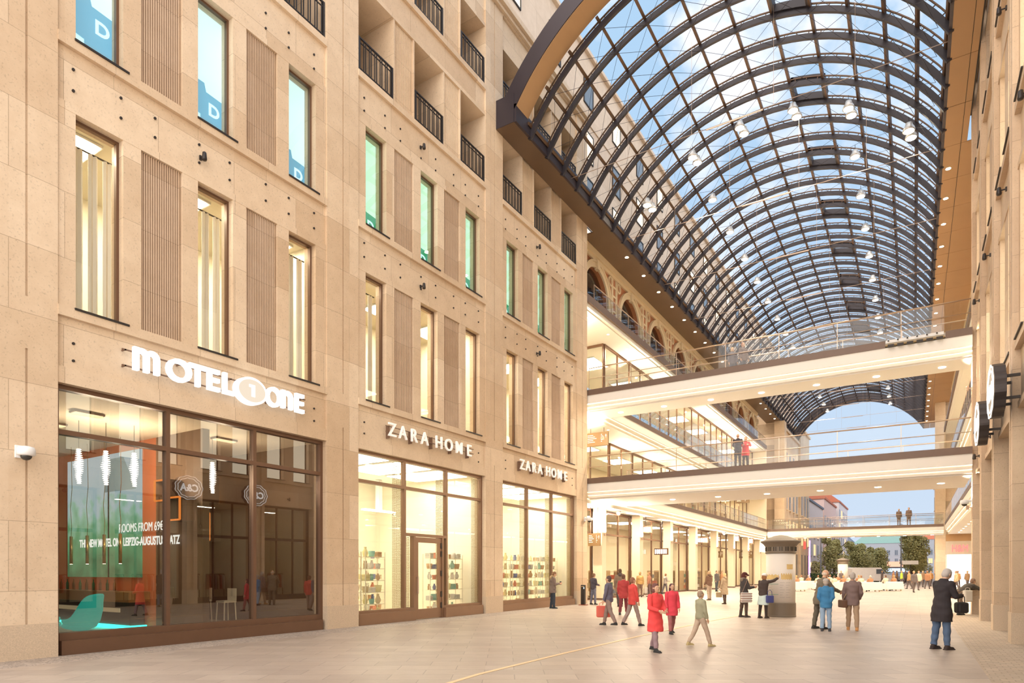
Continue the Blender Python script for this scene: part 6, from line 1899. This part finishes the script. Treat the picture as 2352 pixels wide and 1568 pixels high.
_, hands, rz, s, W = person('grey-haired man in a brown blazer and tan trousers seen from behind with a shoulder bag', x, y, 25, 1.65, vox=.009, skin=(.70, .42, .28), hair=(.48, .42, .38), coat=(.22, .15, .14), coatlen=.18, trs=(.42, .29, .19), shoe=(.58, .30, .12), legs=((-10, 2), (9, 3)), arms=((4, 10, 34, 10), (4, 9, 16, 0)), head=(6, 0))
r = thing('shoulder_bag', 'dark brown shoulder bag hanging at the left side of the man in the brown blazer', 'bag', W((-.26, .02, .92)), YAW)
MB().bbox(-.07, -.16, -.22, .07, .16, .0, .03).obj('bag_body', pbr('brown_bag', (.16, .08, .05), .6), r); MB().path([(0, 0, 0), (.10, -.14, .3), (.30, -.17, .56)], .009, 6).obj('strap', pbr('tan_strap', (.55, .38, .22), .7), r)
x, y = P_at(2163, 1491)
_, hands, rz, s, W = person('grey-haired man in a black coat and blue jeans looking down, nearest on the right', x, y, 75, 1.76, vox=.0075, skin=(.66, .42, .30), hair=(.52, .47, .44), coat=(.035, .028, .032), coatlen=.34, trs=(.09, .14, .24), shoe=(.045, .03, .028), lean=6, head=(30, 0), arms=((16, 6, 76, 18), (16, 6, 70, 18)), legs=((3, 3), (-4, 5)))
box_item('camera_bag', 'black camera bag held by the man in the black coat', 'bag', W((.10, .42, 1.02)), (.24, .18, .24), pbr('black_bag', (.025, .022, .025), .6), YAW, .16)
x, y = P_at(2206, 1412)
_, hands, rz, s, W = person('man in a dark grey jacket bending forward by the right piers', x, y, 85, 1.66, vox=.012, hair=(.3, .18, .12), coat=(.10, .085, .07), coatlen=.02, trs=(.16, .11, .08), lean=58, head=(-10, 0), arms=((60, 6, 30, 5), (60, 6, 30, 5)), legs=((-10, 3), (8, 3)))
box_item('backpack', 'white backpack hanging beside the bending man at the right', 'backpack', W((.34, .02, 1.02)), (.30, .18, .44), pbr('white_backpack', (.72, .66, .58), .7), YAW, .1)
# people caught walking in the middle of the passage
x, y = P_at(1398, 1436)
_, hands, rz, s, W = person('passer-by in a dark blue-grey jacket with a red bag, left of the red group', x, y, -60, 1.56, vox=.012, hair=(.12, .07, .06), coat=(.13, .12, .17), coatlen=.10, trs=(.28, .20, .17), legs=((16, 4), (-14, 12)))
box_item('shopping_bag', 'red bag carried by the passer-by in the dark blue-grey jacket', 'bag', hands[0] + Vector((-.12, -.05, -.10)), (.44, .16, .36), pbr('red_bag', (.70, .14, .10), .7), YAW, .12)
x, y = P_at(1432, 1412)
person('passer-by in a dark red coat in the middle of the walking group', x, y, 20, 1.58, vox=.013, hair=(.16, .08, .05), coat=(.42, .05, .05), coatlen=.22, trs=(.20, .04, .05), legs=((14, 4), (-12, 10)))
x, y = P_at(1453, 1437)
person('passer-by in a bright red jacket and grey trousers walking right', x, y, 70, 1.52, vox=.012, hair=(.28, .13, .08), coat=(.66, .07, .06), coatlen=.16, trs=(.34, .25, .22), legs=((18, 4), (-16, 12)))
x, y = P_at(1505, 1496)
person('passer-by in a long bright red coat, largest of the red figures', x, y, 150, 1.44, vox=.010, hair=(.16, .07, .06), hairk='bob', coat=(.78, .07, .07), coatlen=.42, trs=(.30, .20, .22), legs=((12, 4), (-12, 8)), arms=((10, 10, 60, 30), (10, 10, 60, 30)))
x, y = P_at(1543, 1455)
person('dark-haired passer-by in a red jacket right of the long red coat', x, y, 170, 1.36, vox=.011, hair=(.10, .04, .05), hairk='long', coat=(.72, .06, .09), coatlen=.30, trs=(.34, .12, .12), legs=((12, 4), (-12, 8)))
x, y = P_at(1609, 1484)
person('passer-by in a faded grey-green jacket right of the red figures', x, y, 75, 1.28, vox=.011, hair=(.34, .25, .18), coat=(.34, .33, .22), coatlen=.06, trs=(.52, .40, .30), legs=((20, 4), (-18, 12)), shoe=(.5, .4, .2))
# on the footbridges
person('bald man in a black jacket hugging on the middle footbridge', -7.0, 31.1, 20, 1.62, z=6.5, vox=.014, skin=(.7, .42, .3), hairk='bald', hair=(.6, .35, .25), coat=(.05, .04, .05), coatlen=.1, trs=(.06, .045, .045), arms=((40, 8, 40, 20), (40, 8, 40, 20)))
person('person in a bright red jacket hugging on the middle footbridge', -6.74, 31.52, 200, 1.52, z=6.5, vox=.014, hair=(.3, .18, .12), coat=(.80, .05, .05), coatlen=.22, trs=(.07, .05, .05), arms=((50, 12, 40, 25), (50, 12, 40, 25)))
person('blond person in a dark patterned top at the far rail of the upper footbridge', -7.55, 32.4, 180, 1.56, z=11.1, vox=.016, hair=(.65, .45, .22), hairk='bob', coat=(.12, .10, .11), trs=(.08, .08, .1))
person('red-haired person in dark clothes at the far rail of the upper footbridge', -7.05, 32.45, 160, 1.72, z=11.1, vox=.016, hair=(.5, .2, .1), coat=(.14, .10, .09), trs=(.08, .08, .1))
person('man in a dark suit with a briefcase on the far footbridge, left one', -1.35, 79.7, 200, 1.78, z=6.5, vox=.022, coat=(.20, .14, .11), coatlen=.15, trs=(.20, .13, .10), hair=(.3, .2, .14))
person('man in a dark suit on the far footbridge, right one', -.45, 79.7, 215, 1.88, z=6.5, vox=.022, coat=(.22, .15, .12), coatlen=.15, trs=(.24, .16, .12), hair=(.3, .2, .14), skin=(.75, .45, .3))
# seated and standing crowd around the white benches
rnd = random.Random(21)
CC = [((.75, .62, .48), 'cream'), ((.15, .12, .12), 'dark'), ((.55, .32, .14), 'ochre'), ((.45, .22, .12), 'rust-brown'), ((.30, .18, .10), 'brown'), ((.62, .48, .30), 'sand-coloured'), ((.60, .10, .08), 'red')]
k = 0
for bi_, (bx, by, w, a) in enumerate(BEN):
    for e in (-.45, .3):
        col, cn = CC[(k * 3 + bi_) % 7]
        rr = Matrix.Rotation(YAW + a, 3, 'Z'); p = Vector((bx, by, 0)) + rr @ Vector((e, .02, 0))
        person('person in a %s jacket seated on the %s white bench, %s half' % (cn, ['leftmost front', 'left second-row', 'second front', 'third front', 'rightmost', 'left third-row', 'middle third-row', 'farthest'][bi_], 'left' if e < 0 else 'right'),
               p.x, p.y, -math.degrees(a), 1.68, z=0, vox=.026, hair=[(.12, .07, .05), (.5, .33, .15), (.3, .16, .09), (.55, .5, .45)][k % 4], coat=col, trs=(.12, .12, .16), legs=((86, 86), (82, 84)), arms=((30, 10, 45, 20), (25, 10, 50, 20)), lean=6, group=None)
        k += 1
far = [(1786, 1352, 1312, 0, 'dark', 'just right of the advertising column'), (2099, 1360, 1309, 1, 'rust-brown', 'standing tall right of the benches'), (2110, 1355, 1310, 0, 'dark', 'standing close behind the rust-brown jacket'),
       (2088, 1352, 1315, 2, 'ochre', 'left in the walking crowd'), (2120, 1348, 1313, 4, 'brown', 'second in the walking crowd'), (2130, 1352, 1314, 3, 'rust-brown', 'third in the walking crowd'),
       (2138, 1346, 1314, 2, 'ochre', 'fourth in the walking crowd'), (2071, 1345, 1313, 0, 'lime vest', 'with a lime vest in the far crowd'), (2080, 1341, 1313, 1, 'cream', 'beside the lime vest'),
       (2060, 1340, 1313, 4, 'brown', 'left of the lime vest'), (2026, 1341, 1313, 1, 'dark', 'standing behind the third bench'), (2200, 1350, 1312, 2, 'ochre', 'leftmost in front of the bright shop'),
       (2212, 1347, 1312, 3, 'rust-brown', 'second in front of the bright shop'), (2222, 1351, 1312, 4, 'brown', 'third in front of the bright shop'), (2196, 1357, 1312, 5, 'sand-coloured', 'behind the man in the black coat'),
       (2052, 1344, 1313, 3, 'rust-brown', 'left edge of the far crowd'), (1932, 1345, 1314, 1, 'dark', 'standing between the benches'), (1605, 1350, 1314, 4, 'brown', 'standing by the bicycle')]
for i, (px, fy, hy, ci, cn, wh) in enumerate(far):
    x, y = P_at(px, fy); col = CC[ci][0]
    if cn == 'lime vest': col = (.55, .75, .08)
    if y > 76.5 and x > 2.3: y = 76.0
    person('distant person in %s %s' % ('a ' + cn + ' coat,' if 'vest' not in cn else 'bright clothes', wh), x, y, rnd.choice((0, 60, -70, 180, 120)), 1.70, vox=.028, coat=col, coatlen=.15, trs=(.13, .10, .10), hair=[(.12, .07, .05), (.5, .33, .15), (.3, .16, .09)][i % 3], legs=((12, 4), (-12, 8)))

bpy.data.scenes.remove(WORK)
# ================================================================ GROUND
M_PAVE = stone('paving_slabs', (.50, .42, .355), (.42, .35, .30), (.93, .91, .90), bw=1.0, bh=.5, plane='XY', rough=.42, pits=.25, shift=(.3, .2), mortar=.008)
M_PAVE2 = stone('paving_slabs_diagonal', (.50, .42, .355), (.42, .35, .30), (.93, .91, .90), bw=1.0, bh=.5, plane='XY', rough=.42, pits=.25, shift=(.3, .2), mortar=.008, rot=-.57)
o = struct(MB().box(-13.35, -6, -.2, 1.0, 20, 0).obj('floor_diagonal_slabs', M_PAVE2)); o['label'] = 'foreground paving of slabs laid diagonally to the facade'
m = MB(); m.box(-13.35, 20, -.2, 1.0, 84, 0); m.box(-60, 84, -.2, 60, 420, -.002)
m.box(-26, 30.25, -.2, -13.35, 84, 0); m.box(-26, -6, -.2, -14.4, 30.25, -.001); m.box(2.9, -6, -.2, 60, 31.2, -.002); m.box(1.0, 31.2, -.2, 60, 84, 0)
fl = struct(m.obj('floor', M_PAVE)); fl['label'] = 'pale beige slab paving of the passage'


def setts(name, c1, c2, sz, jit, mortar):
    m, N, L, out = nt_new(name)
    b = N.new('ShaderNodeBsdfPrincipled'); L.new(b.outputs[0], out.inputs[0]); b.inputs['Roughness'].default_value = .6
    geo = N.new('ShaderNodeNewGeometry')
    v = N.new('ShaderNodeTexVoronoi'); v.inputs['Scale'].default_value = 1 / sz; v.inputs['Randomness'].default_value = jit
    L.new(geo.outputs['Position'], v.inputs['Vector'])
    w = N.new('ShaderNodeTexVoronoi'); w.feature = 'DISTANCE_TO_EDGE'; w.inputs['Scale'].default_value = 1 / sz; w.inputs['Randomness'].default_value = jit
    L.new(geo.outputs['Position'], w.inputs['Vector'])
    mx = N.new('ShaderNodeMixRGB'); sp = N.new('ShaderNodeSeparateXYZ'); L.new(v.outputs['Color'], sp.inputs[0]); L.new(sp.outputs[0], mx.inputs[0])
    mx.inputs[1].default_value = c1 + (1,); mx.inputs[2].default_value = c2 + (1,)
    r = N.new('ShaderNodeValToRGB'); L.new(w.outputs[0], r.inputs[0]); r.color_ramp.elements[0].position = .02; r.color_ramp.elements[0].color = (mortar,) * 3 + (1,); r.color_ramp.elements[1].position = .12; r.color_ramp.elements[1].color = (1, 1, 1, 1)
    mu = N.new('ShaderNodeMixRGB'); mu.blend_type = 'MULTIPLY'; mu.inputs[0].default_value = 1; L.new(mx.outputs[0], mu.inputs[1]); L.new(r.outputs[0], mu.inputs[2])
    L.new(mu.outputs[0], b.inputs['Base Color'])
    bp = N.new('ShaderNodeBump'); bp.inputs['Strength'].default_value = .35; bp.inputs['Distance'].default_value = .02; L.new(r.outputs[0], bp.inputs['Height']); L.new(bp.outputs[0], b.inputs['Normal'])
    return m


o = struct(MB().box(-14.4, -6, -.2, -13.35, 30.25, .0).obj('floor_cobble_strip', setts('small_cobbles', (.52, .43, .36), (.40, .33, .28), .085, .8, .62)))
o['label'] = 'strip of small cobbles along the stone facade'
o = struct(MB().box(1.0, -6, -.2, 2.9, 31.2, .0).obj('floor_sett_strip', stone('square_setts', (.60, .49, .38), (.50, .41, .32), (.94, .92, .90), bw=.19, bh=.17, plane='XY', rough=.6, pits=.3, mortar=.011, mcol=(.42, .34, .26))))
o['label'] = 'strip of square setts along the right facade'
# pale drain line curving across the paving
pts = [P_at(px, py) for px, py in ((960, 1590), (1100, 1548), (1300, 1499), (1480, 1458), (1620, 1428), (1760, 1402))]
q = MB(); vs = []; fs = []
for i, (x, y) in enumerate(pts):
    a = Vector(pts[max(i - 1, 0)]); b = Vector(pts[min(i + 1, len(pts) - 1)]); d = (b - a).normalized(); n = Vector((-d.y, d.x)) * .045
    vs += [(x + n.x, y + n.y, .001), (x - n.x, y - n.y, .001), (x + n.x, y + n.y, .006), (x - n.x, y - n.y, .006)]
for i in range(len(pts) - 1):
    o_ = 4 * i; fs += [(o_ + 2, o_ + 6, o_ + 7, o_ + 3), (o_, o_ + 4, o_ + 6, o_ + 2), (o_ + 1, o_ + 3, o_ + 7, o_ + 5)]
q.add(vs, fs); tag(q.obj('drain_strip', pbr('ochre_strip', (.80, .58, .34), .6)), 'thin ochre drain strip running diagonally across the pale paving', 'drain')
